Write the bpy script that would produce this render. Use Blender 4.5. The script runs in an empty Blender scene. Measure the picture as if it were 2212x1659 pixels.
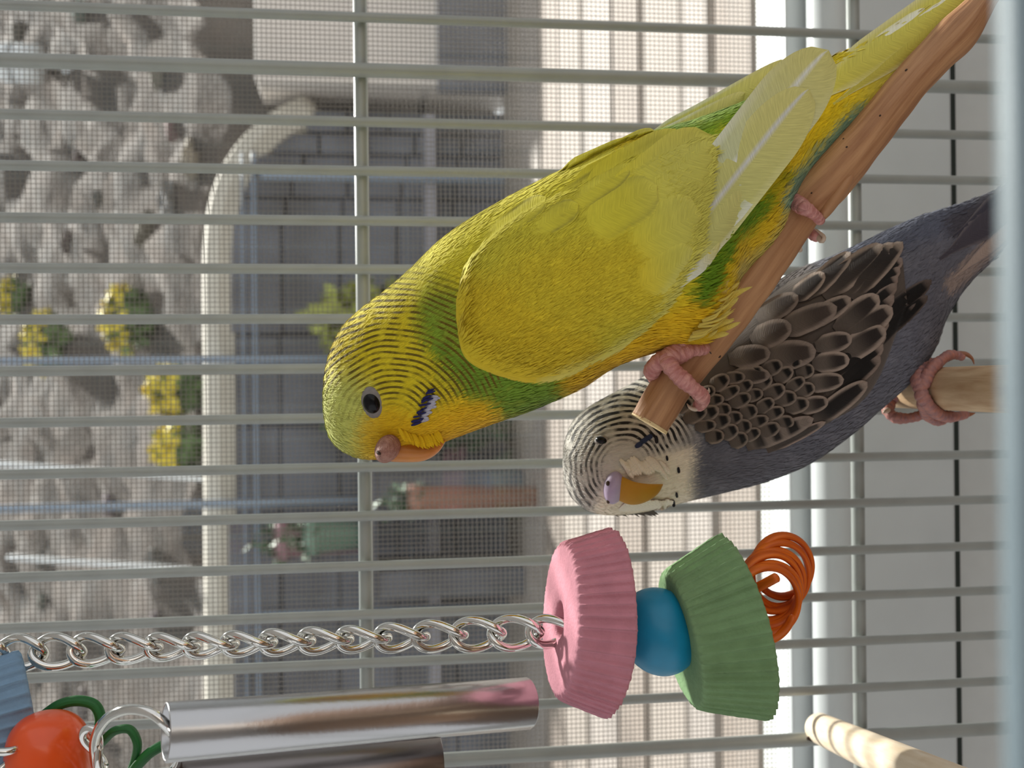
import bpy, bmesh, math, random
import numpy as np
from mathutils import Vector, Matrix
from mathutils.bvhtree import BVHTree

random.seed(7)
rng = np.random.default_rng(11)
PI = math.pi
S = 0.001                                    # everything below is written in millimetres
scn = bpy.context.scene
COL = scn.collection

# ------------------------------------------------------------------ camera
F = 2372.0                                   # focal length in pixels of the 2212 x 1659 frame
TH = math.radians(7.8)                       # the camera looks a little down
RO = math.radians(0.6)
OFF = np.array([0.0, 0.0, 1000.0])           # camera position, mm
_r0 = np.array([0, -math.sin(TH), -math.cos(TH)])
_u0 = np.array([1.0, 0, 0])
FWD = np.array([0, math.cos(TH), -math.sin(TH)])
RIGHT = _r0 * math.cos(RO) - _u0 * math.sin(RO)   # the phone was held on its side: picture right is down
UP = _u0 * math.cos(RO) + _r0 * math.sin(RO)

cam_d = bpy.data.cameras.new('camera')
cam = bpy.data.objects.new('camera', cam_d)
COL.objects.link(cam)
m = Matrix.Identity(4)
for i in range(3):
    m[i][0], m[i][1], m[i][2], m[i][3] = RIGHT[i], UP[i], -FWD[i], OFF[i] * S
cam.matrix_world = m
cam_d.sensor_width = 36
cam_d.lens = F / 2212 * 36
cam_d.clip_start = 0.002
cam_d.clip_end = 200
cam_d.dof.use_dof = True
cam_d.dof.focus_distance = 0.200
cam_d.dof.aperture_fstop = cam_d.lens / 1.25
scn.camera = cam

# ------------------------------------------------------------------ light
world = bpy.data.worlds.new('world')
scn.world = world
world.use_nodes = True
bg = world.node_tree.nodes['Background']
bg.inputs[0].default_value = (0.97, 0.985, 1.0, 1)
bg.inputs[1].default_value = 0.85
sun_d = bpy.data.lights.new('sun', 'SUN')
sun_d.energy = 12.0
sun_d.angle = math.radians(4.0)
sun_d.color = (1.0, 0.96, 0.9)
sun = bpy.data.objects.new('sun', sun_d)
COL.objects.link(sun)
sun.location = (1, 4, 5)
sun.rotation_euler = Vector((-0.30, -0.64, -0.70)).to_track_quat('-Z', 'Y').to_euler()
scn.view_settings.view_transform = 'Standard'
scn.view_settings.look = 'None'
scn.view_settings.exposure = 0.0
scn.view_settings.gamma = 1.0
scn.view_settings.use_curve_mapping = False

# ------------------------------------------------------------------ helpers
def dirs(px, py):
    px = np.asarray(px, float); py = np.asarray(py, float)
    u = (px - 1106.0) / F; v = (py - 829.5) / F
    return FWD + u[..., None] * RIGHT - v[..., None] * UP
def P(px, py, z):
    return OFF + np.asarray(z, float)[..., None] * dirs(px, py)
def PY(px, py, Y):
    d = dirs(px, py); return OFF + (Y / d[..., 1])[..., None] * d
def PZ(px, py, Z):
    d = dirs(px, py); return OFF + ((Z - OFF[2]) / d[..., 2])[..., None] * d
def V3(ix, iy, iz):
    return ix * RIGHT - iy * UP + iz * FWD

def lin(c):
    c = np.asarray(c, float) / 255.0
    return np.where(c <= 0.04045, c / 12.92, ((c + 0.055) / 1.055) ** 2.4)
def C(r, g, b):
    return tuple(lin((r, g, b)))

def spline(pts, n, closed=False, par=None):
    p = np.asarray(pts, float)
    if closed: p = np.vstack([p, p[:1]])
    d = np.linalg.norm(np.diff(p, axis=0), axis=1) ** 0.6 + 1e-6
    t = np.concatenate([[0], np.cumsum(d)])
    k = len(p); tan = np.zeros_like(p)
    for i in range(k):
        if 0 < i < k - 1:
            a = (p[i] - p[i-1]) / (t[i] - t[i-1]); b = (p[i+1] - p[i]) / (t[i+1] - t[i])
            w = (t[i] - t[i-1]) / (t[i+1] - t[i-1]); tan[i] = a * (1 - w) + b * w
    if closed:
        a = (p[0] - p[-2]) / (t[-1] - t[-2]); b = (p[1] - p[0]) / (t[1] - t[0]); tan[0] = tan[-1] = (a + b) / 2
    else:
        tan[0] = (p[1] - p[0]) / (t[1] - t[0]); tan[-1] = (p[-1] - p[-2]) / (t[-1] - t[-2])
    q = np.linspace(0, 1, n, endpoint=not closed) if par is None else np.asarray(par)
    q = q * t[-1]
    i = np.clip(np.searchsorted(t, q, 'right') - 1, 0, k - 2)
    h = (t[i+1] - t[i]); x = ((q - t[i]) / h)[:, None]; h = h[:, None]
    return ((2*x**3 - 3*x**2 + 1) * p[i] + (x**3 - 2*x**2 + x) * h * tan[i]
            + (-2*x**3 + 3*x**2) * p[i+1] + (x**3 - x**2) * h * tan[i+1])

def smooth(a, b, x):
    x = np.clip((np.asarray(x, float) - a) / (b - a), 0, 1); return x * x * (3 - 2 * x)

def empty(name, loc, label, cat, group=None):
    o = bpy.data.objects.new(name, None); COL.objects.link(o)
    o.location = Vector(loc) * S; o.empty_display_size = 0.01
    o['label'] = label; o['category'] = cat
    if group: o['group'] = group
    o['_b'] = [float(x) for x in loc]
    return o

def base_of(o):
    b = np.zeros(3)
    while o is not None:
        if '_b' in o: b = b + np.array(o['_b'])
        o = o.parent
    return b

def mk(name, verts, faces, mat, parent=None, col=None, luv=None, phase=None, mask=None, smoothf=True, flip=None):
    v = np.asarray(verts, float)
    if parent is not None: org = base_of(parent)
    else: org = v.mean(axis=0)
    me = bpy.data.meshes.new(name)
    me.from_pydata(((v - org) * S).tolist(), [], [tuple(int(i) for i in f) for f in faces])
    me.update()
    if flip is None or flip:
        bm = bmesh.new(); bm.from_mesh(me); bmesh.ops.recalc_face_normals(bm, faces=bm.faces); bm.to_mesh(me); bm.free()
    if smoothf: me.polygons.foreach_set('use_smooth', [True] * len(me.polygons))
    def att(n, ty, arr, key):
        a = me.attributes.new(n, ty, 'POINT'); a.data.foreach_set(key, np.ascontiguousarray(arr, dtype=np.float32).ravel())
    if col is not None:
        c = np.asarray(col, float)
        if c.ndim == 1: c = np.tile(c, (len(v), 1))
        att('Col', 'FLOAT_COLOR', np.hstack([c[:, :3], np.ones((len(v), 1))]), 'color')
    if luv is not None:
        att('luv', 'FLOAT_VECTOR', luv, 'vector')
    if phase is not None: att('phase', 'FLOAT', phase, 'value')
    if mask is not None: att('mask', 'FLOAT', mask, 'value')
    if mat is not None: me.materials.append(mat)
    o = bpy.data.objects.new(name, me); COL.objects.link(o)
    if parent is not None:
        o.parent = parent
    else:
        o.location = Vector(org) * S; o['_b'] = [float(x) for x in org]
    return o

def tag(o, label=None, cat=None, group=None, kind=None):
    if label: o['label'] = label
    if cat: o['category'] = cat
    if group: o['group'] = group
    if kind: o['kind'] = kind
    return o

def grid_faces(a, b, wrap=True, off=0):
    f = []
    for i in range(a - 1):
        for j in range(b if wrap else b - 1):
            j2 = (j + 1) % b
            f.append((off + i*b + j, off + i*b + j2, off + (i+1)*b + j2, off + (i+1)*b + j))
    return f

def tube_geo(pts, rad, n=14, res=None, closed=False, flat=1.0, ref=None):
    """tube round a smooth path; rad per control point; returns verts, faces, luv"""
    pts = np.asarray(pts, float); k = len(pts)
    rad = np.full(k, rad, float) if np.isscalar(rad) else np.asarray(rad, float)
    res = res or max(8, k * 5)
    pr = spline(np.hstack([pts, rad[:, None]]), res, closed)
    c, r = pr[:, :3], np.maximum(pr[:, 3], 1e-3)
    if closed: t = np.roll(c, -1, 0) - np.roll(c, 1, 0)
    else: t = np.gradient(c, axis=0)
    t /= np.linalg.norm(t, axis=1)[:, None] + 1e-12
    nrm = np.zeros_like(c)
    if ref is not None:
        ref = np.asarray(ref, float)
        nrm = ref - (t @ ref)[:, None] * t
        nrm /= np.linalg.norm(nrm, axis=1)[:, None] + 1e-12
    else:
        a = np.array([0.31, 0.52, 0.79]); a = a - a.dot(t[0]) * t[0]; a /= np.linalg.norm(a)
        for i in range(len(c)):
            a = a - a.dot(t[i]) * t[i]; a /= np.linalg.norm(a); nrm[i] = a
    b = np.cross(t, nrm)
    ang = np.linspace(0, 2*PI, n, endpoint=False)
    ca, sa = np.cos(ang), np.sin(ang)
    s = np.concatenate([[0], np.cumsum(np.linalg.norm(np.diff(c, axis=0), axis=1))])
    if not closed:                               # rounded ends
        cs, rs, fr = [], [], []
        for q in (0.0, 0.5, 0.87):
            cs.append(c[0] - t[0] * r[0] * 0.6 * math.sqrt(1 - q*q)); rs.append(r[0] * q); fr.append(0)
        cs2, rs2, fr2 = list(c), list(r), list(range(len(c)))
        ce, re_, fe = [], [], []
        for q in (0.87, 0.5, 0.0):
            ce.append(c[-1] + t[-1] * r[-1] * 0.6 * math.sqrt(1 - q*q)); re_.append(r[-1] * q); fe.append(len(c) - 1)
        c = np.array(cs + cs2 + ce); r = np.maximum(np.array(rs + rs2 + re_), 1e-4); fi = np.array(fr + fr2 + fe)
        nrm, b, s = nrm[fi], b[fi], s[fi]
    v = c[:, None, :] + r[:, None, None] * (nrm[:, None, :] * ca[None, :, None] + flat * b[:, None, :] * sa[None, :, None])
    nr = len(c)
    f = grid_faces(nr, n)
    if closed:
        f += [((nr-1)*n + j, (nr-1)*n + (j+1) % n, (j+1) % n, j) for j in range(n)]
    luv = np.zeros((nr, n, 3)); luv[..., 0] = s[:, None]; luv[..., 1] = (ang / (2*PI))[None, :]
    return v.reshape(-1, 3), f, luv.reshape(-1, 3)

def merge(geos):
    V, Fc, L, o = [], [], [], 0
    for g in geos:
        V.append(g[0]); L.append(g[2]); Fc += [tuple(i + o for i in f) for f in g[1]]; o += len(g[0])
    return np.vstack(V), Fc, np.vstack(L)

def tube(name, pts, rad, mat, parent=None, **k):
    v, f, l = tube_geo(pts, rad, **k)
    return mk(name, v, f, mat, parent, luv=l)

def boxg(lo, hi):
    x0, y0, z0 = lo; x1, y1, z1 = hi
    v = np.array([(x0,y0,z0),(x1,y0,z0),(x1,y1,z0),(x0,y1,z0),(x0,y0,z1),(x1,y0,z1),(x1,y1,z1),(x0,y1,z1)], float)
    f = [(0,3,2,1),(4,5,6,7),(0,1,5,4),(1,2,6,5),(2,3,7,6),(3,0,4,7)]
    return v, f, v * 0
def box(name, lo, hi, mat, parent=None, bevel=0):
    v, f, _ = boxg(lo, hi)
    o = mk(name, v, f, mat, parent, smoothf=False)
    if bevel:
        b = o.modifiers.new('bevel', 'BEVEL'); b.width = bevel * S; b.segments = 3
    return o

# ------------------------------------------------------------------ materials
def mat(name, color=(0.5, 0.5, 0.5), rough=0.5, metal=0.0, spec=0.5, var=0.0, vscale=200.0, bump=0.0, bscale=800.0,
        color2=None, attr=False, coat=0.0, bdist=0.0004, stretch=None, sss=0.0):
    m = bpy.data.materials.new(name); m.use_nodes = True
    nt = m.node_tree; N = nt.nodes; L = nt.links
    p = N['Principled BSDF']
    p.inputs['Roughness'].default_value = rough
    p.inputs['Metallic'].default_value = metal
    p.inputs['Specular IOR Level'].default_value = spec
    p.inputs['Coat Weight'].default_value = coat
    if sss:
        p.inputs['Subsurface Weight'].default_value = sss
        p.inputs['Subsurface Radius'].default_value = (0.002, 0.001, 0.0006)
        p.inputs['Subsurface Scale'].default_value = 1.0
    tc = N.new('ShaderNodeTexCoord')
    vec = tc.outputs['Object']
    if stretch:
        at = N.new('ShaderNodeAttribute'); at.attribute_name = 'luv'
        mp = N.new('ShaderNodeMapping'); mp.inputs['Scale'].default_value = stretch
        L.new(at.outputs['Vector'], mp.inputs['Vector']); vec = mp.outputs['Vector']
    if attr:
        a = N.new('ShaderNodeAttribute'); a.attribute_name = 'Col'; src = a.outputs['Color']
    else:
        r = N.new('ShaderNodeRGB'); r.outputs[0].default_value = (*color, 1); src = r.outputs[0]
    if var > 0 or color2 is not None:
        n = N.new('ShaderNodeTexNoise'); n.inputs['Scale'].default_value = vscale if not stretch else 1.0
        n.inputs['Detail'].default_value = 5
        L.new(vec, n.inputs['Vector'])
        mx = N.new('ShaderNodeMix'); mx.data_type = 'RGBA'
        mr = N.new('ShaderNodeMapRange'); mr.inputs[1].default_value = 0.3; mr.inputs[2].default_value = 0.7
        L.new(n.outputs['Fac'], mr.inputs[0]); L.new(mr.outputs[0], mx.inputs['Factor'])
        if color2 is not None:
            L.new(src, mx.inputs['A']); mx.inputs['B'].default_value = (*color2, 1)
        else:
            h1 = N.new('ShaderNodeHueSaturation'); h1.inputs['Value'].default_value = 1 - var
            h2 = N.new('ShaderNodeHueSaturation'); h2.inputs['Value'].default_value = 1 + var
            L.new(src, h1.inputs['Color']); L.new(src, h2.inputs['Color'])
            L.new(h1.outputs[0], mx.inputs['A']); L.new(h2.outputs[0], mx.inputs['B'])
        src = mx.outputs['Result']
    L.new(src, p.inputs['Base Color'])
    if bump > 0:
        n = N.new('ShaderNodeTexNoise'); n.inputs['Scale'].default_value = bscale if not stretch else 2.0
        n.inputs['Detail'].default_value = 6
        L.new(vec, n.inputs['Vector'])
        b = N.new('ShaderNodeBump'); b.inputs['Strength'].default_value = bump; b.inputs['Distance'].default_value = bdist
        L.new(n.outputs['Fac'], b.inputs['Height']); L.new(b.outputs[0], p.inputs['Normal'])
    return m

def plumage(name, mark, width=0.0, sheen=0.15, noise=0.9, nscale=500.0):
    """feather colour from the mesh, with bars drawn from the phase and mask attributes"""
    m = bpy.data.materials.new(name); m.use_nodes = True
    nt = m.node_tree; N = nt.nodes; L = nt.links
    p = N['Principled BSDF']
    p.inputs['Roughness'].default_value = 0.75
    p.inputs['Specular IOR Level'].default_value = 0.25
    p.inputs['Sheen Weight'].default_value = sheen
    a = N.new('ShaderNodeAttribute'); a.attribute_name = 'Col'
    ph = N.new('ShaderNodeAttribute'); ph.attribute_name = 'phase'
    mk_ = N.new('ShaderNodeAttribute'); mk_.attribute_name = 'mask'
    lu = N.new('ShaderNodeAttribute'); lu.attribute_name = 'luv'
    tc = N.new('ShaderNodeTexCoord')
    n = N.new('ShaderNodeTexNoise'); n.inputs['Scale'].default_value = nscale; n.inputs['Detail'].default_value = 3
    L.new(tc.outputs['Object'], n.inputs['Vector'])
    ad = N.new('ShaderNodeMath'); ad.operation = 'MULTIPLY_ADD'; ad.inputs[1].default_value = noise * 4
    L.new(n.outputs['Fac'], ad.inputs[0]); L.new(ph.outputs['Fac'], ad.inputs[2])
    sn = N.new('ShaderNodeMath'); sn.operation = 'SINE'; L.new(ad.outputs[0], sn.inputs[0])
    mr = N.new('ShaderNodeMapRange'); mr.interpolation_type = 'SMOOTHSTEP'
    mr.inputs[1].default_value = width - 0.25; mr.inputs[2].default_value = width + 0.35
    L.new(sn.outputs[0], mr.inputs[0])
    n2 = N.new('ShaderNodeTexNoise'); n2.inputs['Scale'].default_value = 350; n2.inputs['Detail'].default_value = 2
    L.new(tc.outputs['Object'], n2.inputs['Vector'])
    mr2 = N.new('ShaderNodeMapRange'); mr2.inputs[1].default_value = 0.32; mr2.inputs[2].default_value = 0.52
    L.new(n2.outputs['Fac'], mr2.inputs[0])
    mu = N.new('ShaderNodeMath'); mu.operation = 'MULTIPLY'; L.new(mr.outputs[0], mu.inputs[0]); L.new(mk_.outputs['Fac'], mu.inputs[1])
    mu2 = N.new('ShaderNodeMath'); mu2.operation = 'MULTIPLY'; L.new(mu.outputs[0], mu2.inputs[0]); L.new(mr2.outputs[0], mu2.inputs[1])
    # fine barbs: noise stretched along the feather direction
    mp = N.new('ShaderNodeMapping'); mp.inputs['Scale'].default_value = (0.35, 220, 1)
    L.new(lu.outputs['Vector'], mp.inputs['Vector'])
    n3 = N.new('ShaderNodeTexNoise'); n3.inputs['Scale'].default_value = 1.0; n3.inputs['Detail'].default_value = 4
    L.new(mp.outputs[0], n3.inputs['Vector'])
    hs = N.new('ShaderNodeHueSaturation')
    mr3 = N.new('ShaderNodeMapRange'); mr3.inputs[1].default_value = 0.3; mr3.inputs[2].default_value = 0.7
    mr3.inputs[3].default_value = 0.86; mr3.inputs[4].default_value = 1.1
    L.new(n3.outputs['Fac'], mr3.inputs[0]); L.new(mr3.outputs[0], hs.inputs['Value'])
    L.new(a.outputs['Color'], hs.inputs['Color'])
    mx = N.new('ShaderNodeMix'); mx.data_type = 'RGBA'
    L.new(mu2.outputs[0], mx.inputs['Factor']); L.new(hs.outputs[0], mx.inputs['A']); mx.inputs['B'].default_value = (*mark, 1)
    L.new(mx.outputs['Result'], p.inputs['Base Color'])
    b = N.new('ShaderNodeBump'); b.inputs['Strength'].default_value = 0.35; b.inputs['Distance'].default_value = 0.0003
    L.new(n3.outputs['Fac'], b.inputs['Height']); L.new(b.outputs[0], p.inputs['Normal'])
    return m

def glass_mat(name):
    m = bpy.data.materials.new(name); m.use_nodes = True
    nt = m.node_tree; N = nt.nodes; L = nt.links
    N.remove(N['Principled BSDF'])
    t = N.new('ShaderNodeBsdfTransparent'); t.inputs[0].default_value = (0.97, 0.985, 0.98, 1)
    g = N.new('ShaderNodeBsdfGlossy'); g.inputs['Roughness'].default_value = 0.02
    lw = N.new('ShaderNodeLayerWeight'); lw.inputs['Blend'].default_value = 0.5
    pw = N.new('ShaderNodeMath'); pw.operation = 'POWER'; pw.inputs[1].default_value = 4.0
    fr = N.new('ShaderNodeMath'); fr.operation = 'MULTIPLY_ADD'; fr.inputs[1].default_value = 0.5; fr.inputs[2].default_value = 0.03
    L.new(lw.outputs['Facing'], pw.inputs[0]); L.new(pw.outputs[0], fr.inputs[0])
    mx = N.new('ShaderNodeMixShader')
    L.new(fr.outputs[0], mx.inputs[0]); L.new(t.outputs[0], mx.inputs[1]); L.new(g.outputs[0], mx.inputs[2])
    L.new(mx.outputs[0], N['Material Output'].inputs['Surface'])
    return m

M_wire = mat('white_wire', (0.325, 0.35, 0.335), 0.35, var=0.05, vscale=150, coat=0.2)
M_frame = mat('window_white', (0.60, 0.635, 0.645), 0.4, var=0.03, vscale=60)
M_wall = mat('wall_paint', (0.62, 0.645, 0.64), 0.7, var=0.02)
M_dark = mat('gap_shade', (0.02, 0.03, 0.025), 0.7)  # shade of the window groove and gap, put into the colour
M_screen = mat('screen_wire', (0.22, 0.2, 0.18), 0.6)
M_glass = glass_mat('glass')
M_branch = mat('branch_wood', C(196, 150, 108), 0.6, color2=C(152, 104, 68), bump=0.5, stretch=(0.05, 16.0, 1), bdist=0.0006)
M_branch_cut = mat('branch_cut_wood', C(225, 200, 150), 0.7, var=0.1, vscale=900, bump=0.4, bscale=1500)
M_dowel = mat('dowel_wood', C(214, 186, 150), 0.6, color2=C(176, 140, 104), bump=0.15, stretch=(0.08, 14.0, 1), bdist=0.0003)
M_dowel2 = mat('pale_dowel_wood', C(243, 228, 205), 0.6, color2=C(222, 200, 168), bump=0.15, stretch=(0.08, 14.0, 1), bdist=0.0003)
M_chrome = mat('chrome', (0.72, 0.71, 0.68), 0.08, metal=1.0)
M_tube = mat('brushed_aluminium', (0.5, 0.5, 0.51), 0.26, metal=1.0, bump=0.12, bscale=900, bdist=0.0002)
M_tube2 = mat('dull_aluminium', (0.22, 0.20, 0.20), 0.3, metal=1.0, bump=0.1, bscale=900, bdist=0.0002)
M_pink = mat('pink_mineral', C(206, 142, 156), 0.85, var=0.08, vscale=300, bump=0.5, bscale=1400, bdist=0.0004, spec=0.2)
M_green = mat('green_mineral', C(128, 160, 116), 0.85, var=0.08, vscale=300, bump=0.5, bscale=1400, bdist=0.0004, spec=0.2)
M_pale_blue = mat('blue_mineral', C(130, 160, 188), 0.85, var=0.06, vscale=300, bump=0.4, bscale=1400, spec=0.2)
M_blue = mat('blue_wood_bead', C(10, 132, 172), 0.4, var=0.08, vscale=250, bump=0.06, bscale=700)
M_orange = mat('orange_plastic', C(236, 86, 24), 0.3, var=0.05, vscale=120, coat=0.3, sss=0.05)
M_vine = mat('orange_vine', C(236, 118, 16), 0.5, color2=C(190, 76, 8), bump=0.3, stretch=(0.1, 6.0, 1), bdist=0.0003)
M_cord = mat('green_cord', C(34, 118, 52), 0.55, color2=C(18, 78, 30), bump=0.5, stretch=(0.05, 6.0, 1), bdist=0.0004)
M_yel = plumage('yellow_plumage', C(112, 96, 22), 0.25, noise=0.3, nscale=260)
M_gry = plumage('grey_plumage', C(34, 33, 34), 0.0, noise=0.3, nscale=260)
M_feather = plumage('feather_vane', C(40, 36, 32), 5.0, sheen=0.05)
M_eye = mat('eye_black', (0.003, 0.003, 0.004), 0.25, spec=0.25)
M_skin = mat('pink_skin', C(182, 112, 110), 0.5, color2=C(222, 164, 156), bump=0.7, stretch=(1.5, 5.0, 1), bdist=0.0005, sss=0.1)
M_skin_g = mat('mauve_skin', C(150, 110, 112), 0.5, color2=C(190, 128, 112), bump=0.6, stretch=(1.2, 4.0, 1), bdist=0.0005, sss=0.1)
M_claw = mat('claw_horn', C(206, 186, 166), 0.35)
M_ring = mat('eye_ring_skin', C(132, 126, 122), 0.7, var=0.1, vscale=1500, bump=0.5, bscale=2500, bdist=0.0002)
M_cere = mat('brown_cere', C(150, 102, 88), 0.65, color2=C(186, 140, 124), vscale=1100, bump=1.0, bscale=1300, bdist=0.0008)
M_beak = mat('orange_beak', C(214, 144, 66), 0.35, color2=C(190, 116, 48), vscale=150, bump=0.1, bscale=900, sss=0.05)
M_cere_g = mat('mauve_cere', C(168, 152, 186), 0.55, color2=C(190, 172, 196), vscale=300, bump=0.2, bscale=1200, bdist=0.0002)
M_beak_g = mat('yellow_beak', C(190, 138, 32), 0.65, color2=C(186, 130, 20), vscale=300, bump=0.2, bscale=900)
M_hole = mat('nostril_dark', (0.05, 0.025, 0.015), 0.8)

# ------------------------------------------------------------------ the window and the wall
wall_y0, wall_y1 = 300.0, 420.0
def zpx(px, Y): return float(PY(px, 829.5, Y)[2])
WX0, WX1 = -520.0, 520.0
win = bpy.data.objects.new('window_1', None); COL.objects.link(win); win['kind'] = 'structure'
win['label'] = 'white framed window with an insect screen behind the cage'
win.location = Vector((0, 330, 1000)) * S; win['_b'] = [0.0, 330.0, 1000.0]
ZT = 1640.0
# bottom rail: screen frame, groove, track, rounded nose
zsill = zpx(1690, 356)
M_sill = mat('sill_white', (0.42, 0.43, 0.42), 0.5, var=0.04, vscale=40)
uu = (1640 - 1106) / F; ysill = (zsill - 1000) / (-math.sin(TH) - uu * math.cos(TH)) * (math.cos(TH) - uu * math.sin(TH))
box('outer_sill', (WX0, 357, zsill - 40), (WX1, ysill, zsill), M_sill, win, 1.0)
box('sill_groove_shade', (WX0, 353.5, zsill - 30), (WX1, 357, zsill - 1.5), M_dark, win)  # dark strip put in for the shade inside the groove
box('track_rail', (WX0, 318, zpx(1760, 318)), (WX1, 321, zpx(1704, 318)), M_frame, win, 0.8)
box('track_floor', (WX0, 321, zpx(1760, 318) - 10), (WX1, 353.5, zpx(1760, 318)), M_frame, win)
box('screen_frame_rail', (WX0, 328, zpx(1730, 328)), (WX1, 334, zpx(1714, 328)), M_frame, win, 0.8)
def extrude_profile(name, prof, x0, x1, m, parent=None, smoothf=True):
    k = len(prof)
    v = [(x0, y, z) for y, z in prof] + [(x1, y, z) for y, z in prof]
    f = [(i, (i+1) % k, k + (i+1) % k, k + i) for i in range(k)] + [tuple(range(k)), tuple(range(2*k - 1, k - 1, -1))]
    o = mk(name, v, f, m, parent, smoothf=smoothf)
    return o
R = 51 * 311 / F; zc_ = zpx(1800, 311)
prof = [(311 - R * math.sin(a), zc_ + R * math.cos(a)) for a in np.linspace(0, 2 * PI, 32, endpoint=False)]
ns = extrude_profile('sill_nose', prof, WX0, WX1, M_frame, win)
md = ns.modifiers.new('e', 'EDGE_SPLIT'); md.split_angle = math.radians(40)
box('frame_face', (WX0, 306, zpx(2062, 306)), (WX1, 317, zpx(1846, 306)), M_frame, win, 1.0)
box('frame_gap_shade', (WX0, 312, zpx(2078, 310)), (WX1, 352, zpx(2060, 310)), M_dark, win)  # dark fill that gives the gap under the frame its shade
for sx in (-1, 1):
    box('jamb', (min(sx*520, sx*470), 306, zpx(1850, 304)), (max(sx*520, sx*470), 352, ZT), M_frame, win, 1.0)
box('head_rail', (WX0, 306, ZT - 50), (WX1, 352, ZT), M_frame, win, 1.0)
pane = box('pane', (-470, 343.2, zpx(1755, 318)), (470, 345.2, ZT - 50), M_glass, win)
# insect screen: woven wires, real geometry
zs0, zs1 = zpx(1715, 331), ZT - 50
g = []
pitch = 1.42
nx = int(380 / pitch); nz = int(420 / pitch)
def wires(n, fixed):
    v = np.zeros((n, 8, 3)); return v
hw = 0.085
sv, sf = [], []
B = np.array([(-1,-1,-1),(1,-1,-1),(1,1,-1),(-1,1,-1),(-1,-1,1),(1,-1,1),(1,1,1),(-1,1,1)], float)
BF = [(0,3,2,1),(4,5,6,7),(0,1,5,4),(1,2,6,5),(2,3,7,6),(3,0,4,7)]
k = 0
for x in np.arange(-465, 465, pitch):
    sv.append(B * np.array([hw, hw, (zs1 - zs0) / 2]) + np.array([x, 331, (zs0 + zs1) / 2])); sf += [tuple(i + k for i in f) for f in BF]; k += 8
for z in np.arange(zs0, zs1, pitch):
    sv.append(B * np.array([468, hw, hw]) + np.array([0, 331.2, z])); sf += [tuple(i + k for i in f) for f in BF]; k += 8
scr = mk('insect_screen', np.vstack(sv), sf, M_screen, win, smoothf=False, flip=False); scr['kind'] = 'stuff'

def struct(name, lo, hi, m, bevel=0):
    o = box(name, lo, hi, m, None, bevel); o['kind'] = 'structure'; return o
struct('wall_back', (-1400, 312, 0), (1400, 420, zpx(2078, 310)), M_wall)
struct('floor', (-1400, -2500, -40), (1400, 312, 0), mat('floor_wood', C(120, 92, 70), 0.5, var=0.15, vscale=6))
struct('ceiling', (-1400, -2500, 2300), (1400, 420, 2340), mat('ceiling_paint', (0.7, 0.7, 0.68), 0.8))
struct('wall_front', (-1400, -2540, 0), (1400, -2500, 2300), mat('room_paint', (0.5, 0.47, 0.43), 0.8))
struct('wall_back_left', (-1400, 312, zpx(2078, 310)), (-520, 420, 2300), M_wall)
struct('wall_back_right', (520, 312, zpx(2078, 310)), (1400, 420, 2300), M_wall)
struct('wall_back_top', (-520, 312, ZT), (520, 420, 2300), M_wall)
# ------------------------------------------------------------------ the cage
YC = 269.5
cage = empty('bird_cage', (0, YC, 700), 'white wire bird cage with upright bars and round crossbars', 'cage')
bar_y = [48, 160, 270, 374, 480, 583, 688, 793, 898, 1003, 1107, 1213, 1316, 1419, 1525, 1634]
z_lo, z_hi = 730.0, 1420.0
def cyl(name, a, b, r, m, parent, n=16):
    a = np.array(a, float); b = np.array(b, float)
    return tube(name, [a, a * 0.5 + b * 0.5, b], r, m, parent, n=n, res=3)
xs = [float(PY(1085, y, YC)[0]) for y in bar_y]
step = (xs[0] - xs[-2]) / 14
allx = [xs[0] + 3*step, xs[0] + 2*step, xs[0] + step] + xs + [xs[-1] - step, xs[-1] - 2*step, xs[-1] - 3*step]
mw = {}
for x in allx:
    thick = abs(x - xs[1]) < 0.1 or abs(x - xs[-1]) < 0.1
    r = 1.75 if thick else 1.2
    if r not in mw:
        o = cyl('wire', (x, YC, z_lo), (x, YC, z_hi), r, M_wire, cage); mw[r] = (o, x)
    else:
        s0, x0 = mw[r]; o = s0.copy(); COL.objects.link(o); o.parent = cage
        o.location = Vector((x - x0, 0, 0)) * S
for px in (-300, 786, 1850):
    z = zpx(px, YC + 3.1)
    cyl('crossbar', (allx[0], YC + 3.0, z), (allx[-1], YC + 3.0, z), 1.75, M_wire, cage)
z = z_lo; cyl('crossbar', (allx[0], YC, z), (allx[-1], YC, z), 2.2, M_wire, cage)
z = z_hi; cyl('crossbar', (allx[0], YC, z), (allx[-1], YC, z), 2.2, M_wire, cage)
# bar of the open cage front, close to the lens
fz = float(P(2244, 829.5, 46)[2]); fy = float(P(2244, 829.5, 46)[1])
fb = cyl('front_crossbar', (allx[0], fy, fz), (allx[-1], fy, fz), 1.5, mat('bar_shade_tint', (0.17, 0.225, 0.26), 0.5), cage); fb['label'] = 'crossbar of the open cage front'  # blue-grey shade put into the colour of this white bar
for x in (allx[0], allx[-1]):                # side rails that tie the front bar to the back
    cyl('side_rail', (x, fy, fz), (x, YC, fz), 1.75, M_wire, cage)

# ------------------------------------------------------------------ bird tools
def proj(v):
    d = v - OFF; z = d @ FWD
    return 1106 + F * (d @ RIGHT) / z, 829.5 - F * (d @ UP) / z

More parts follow.
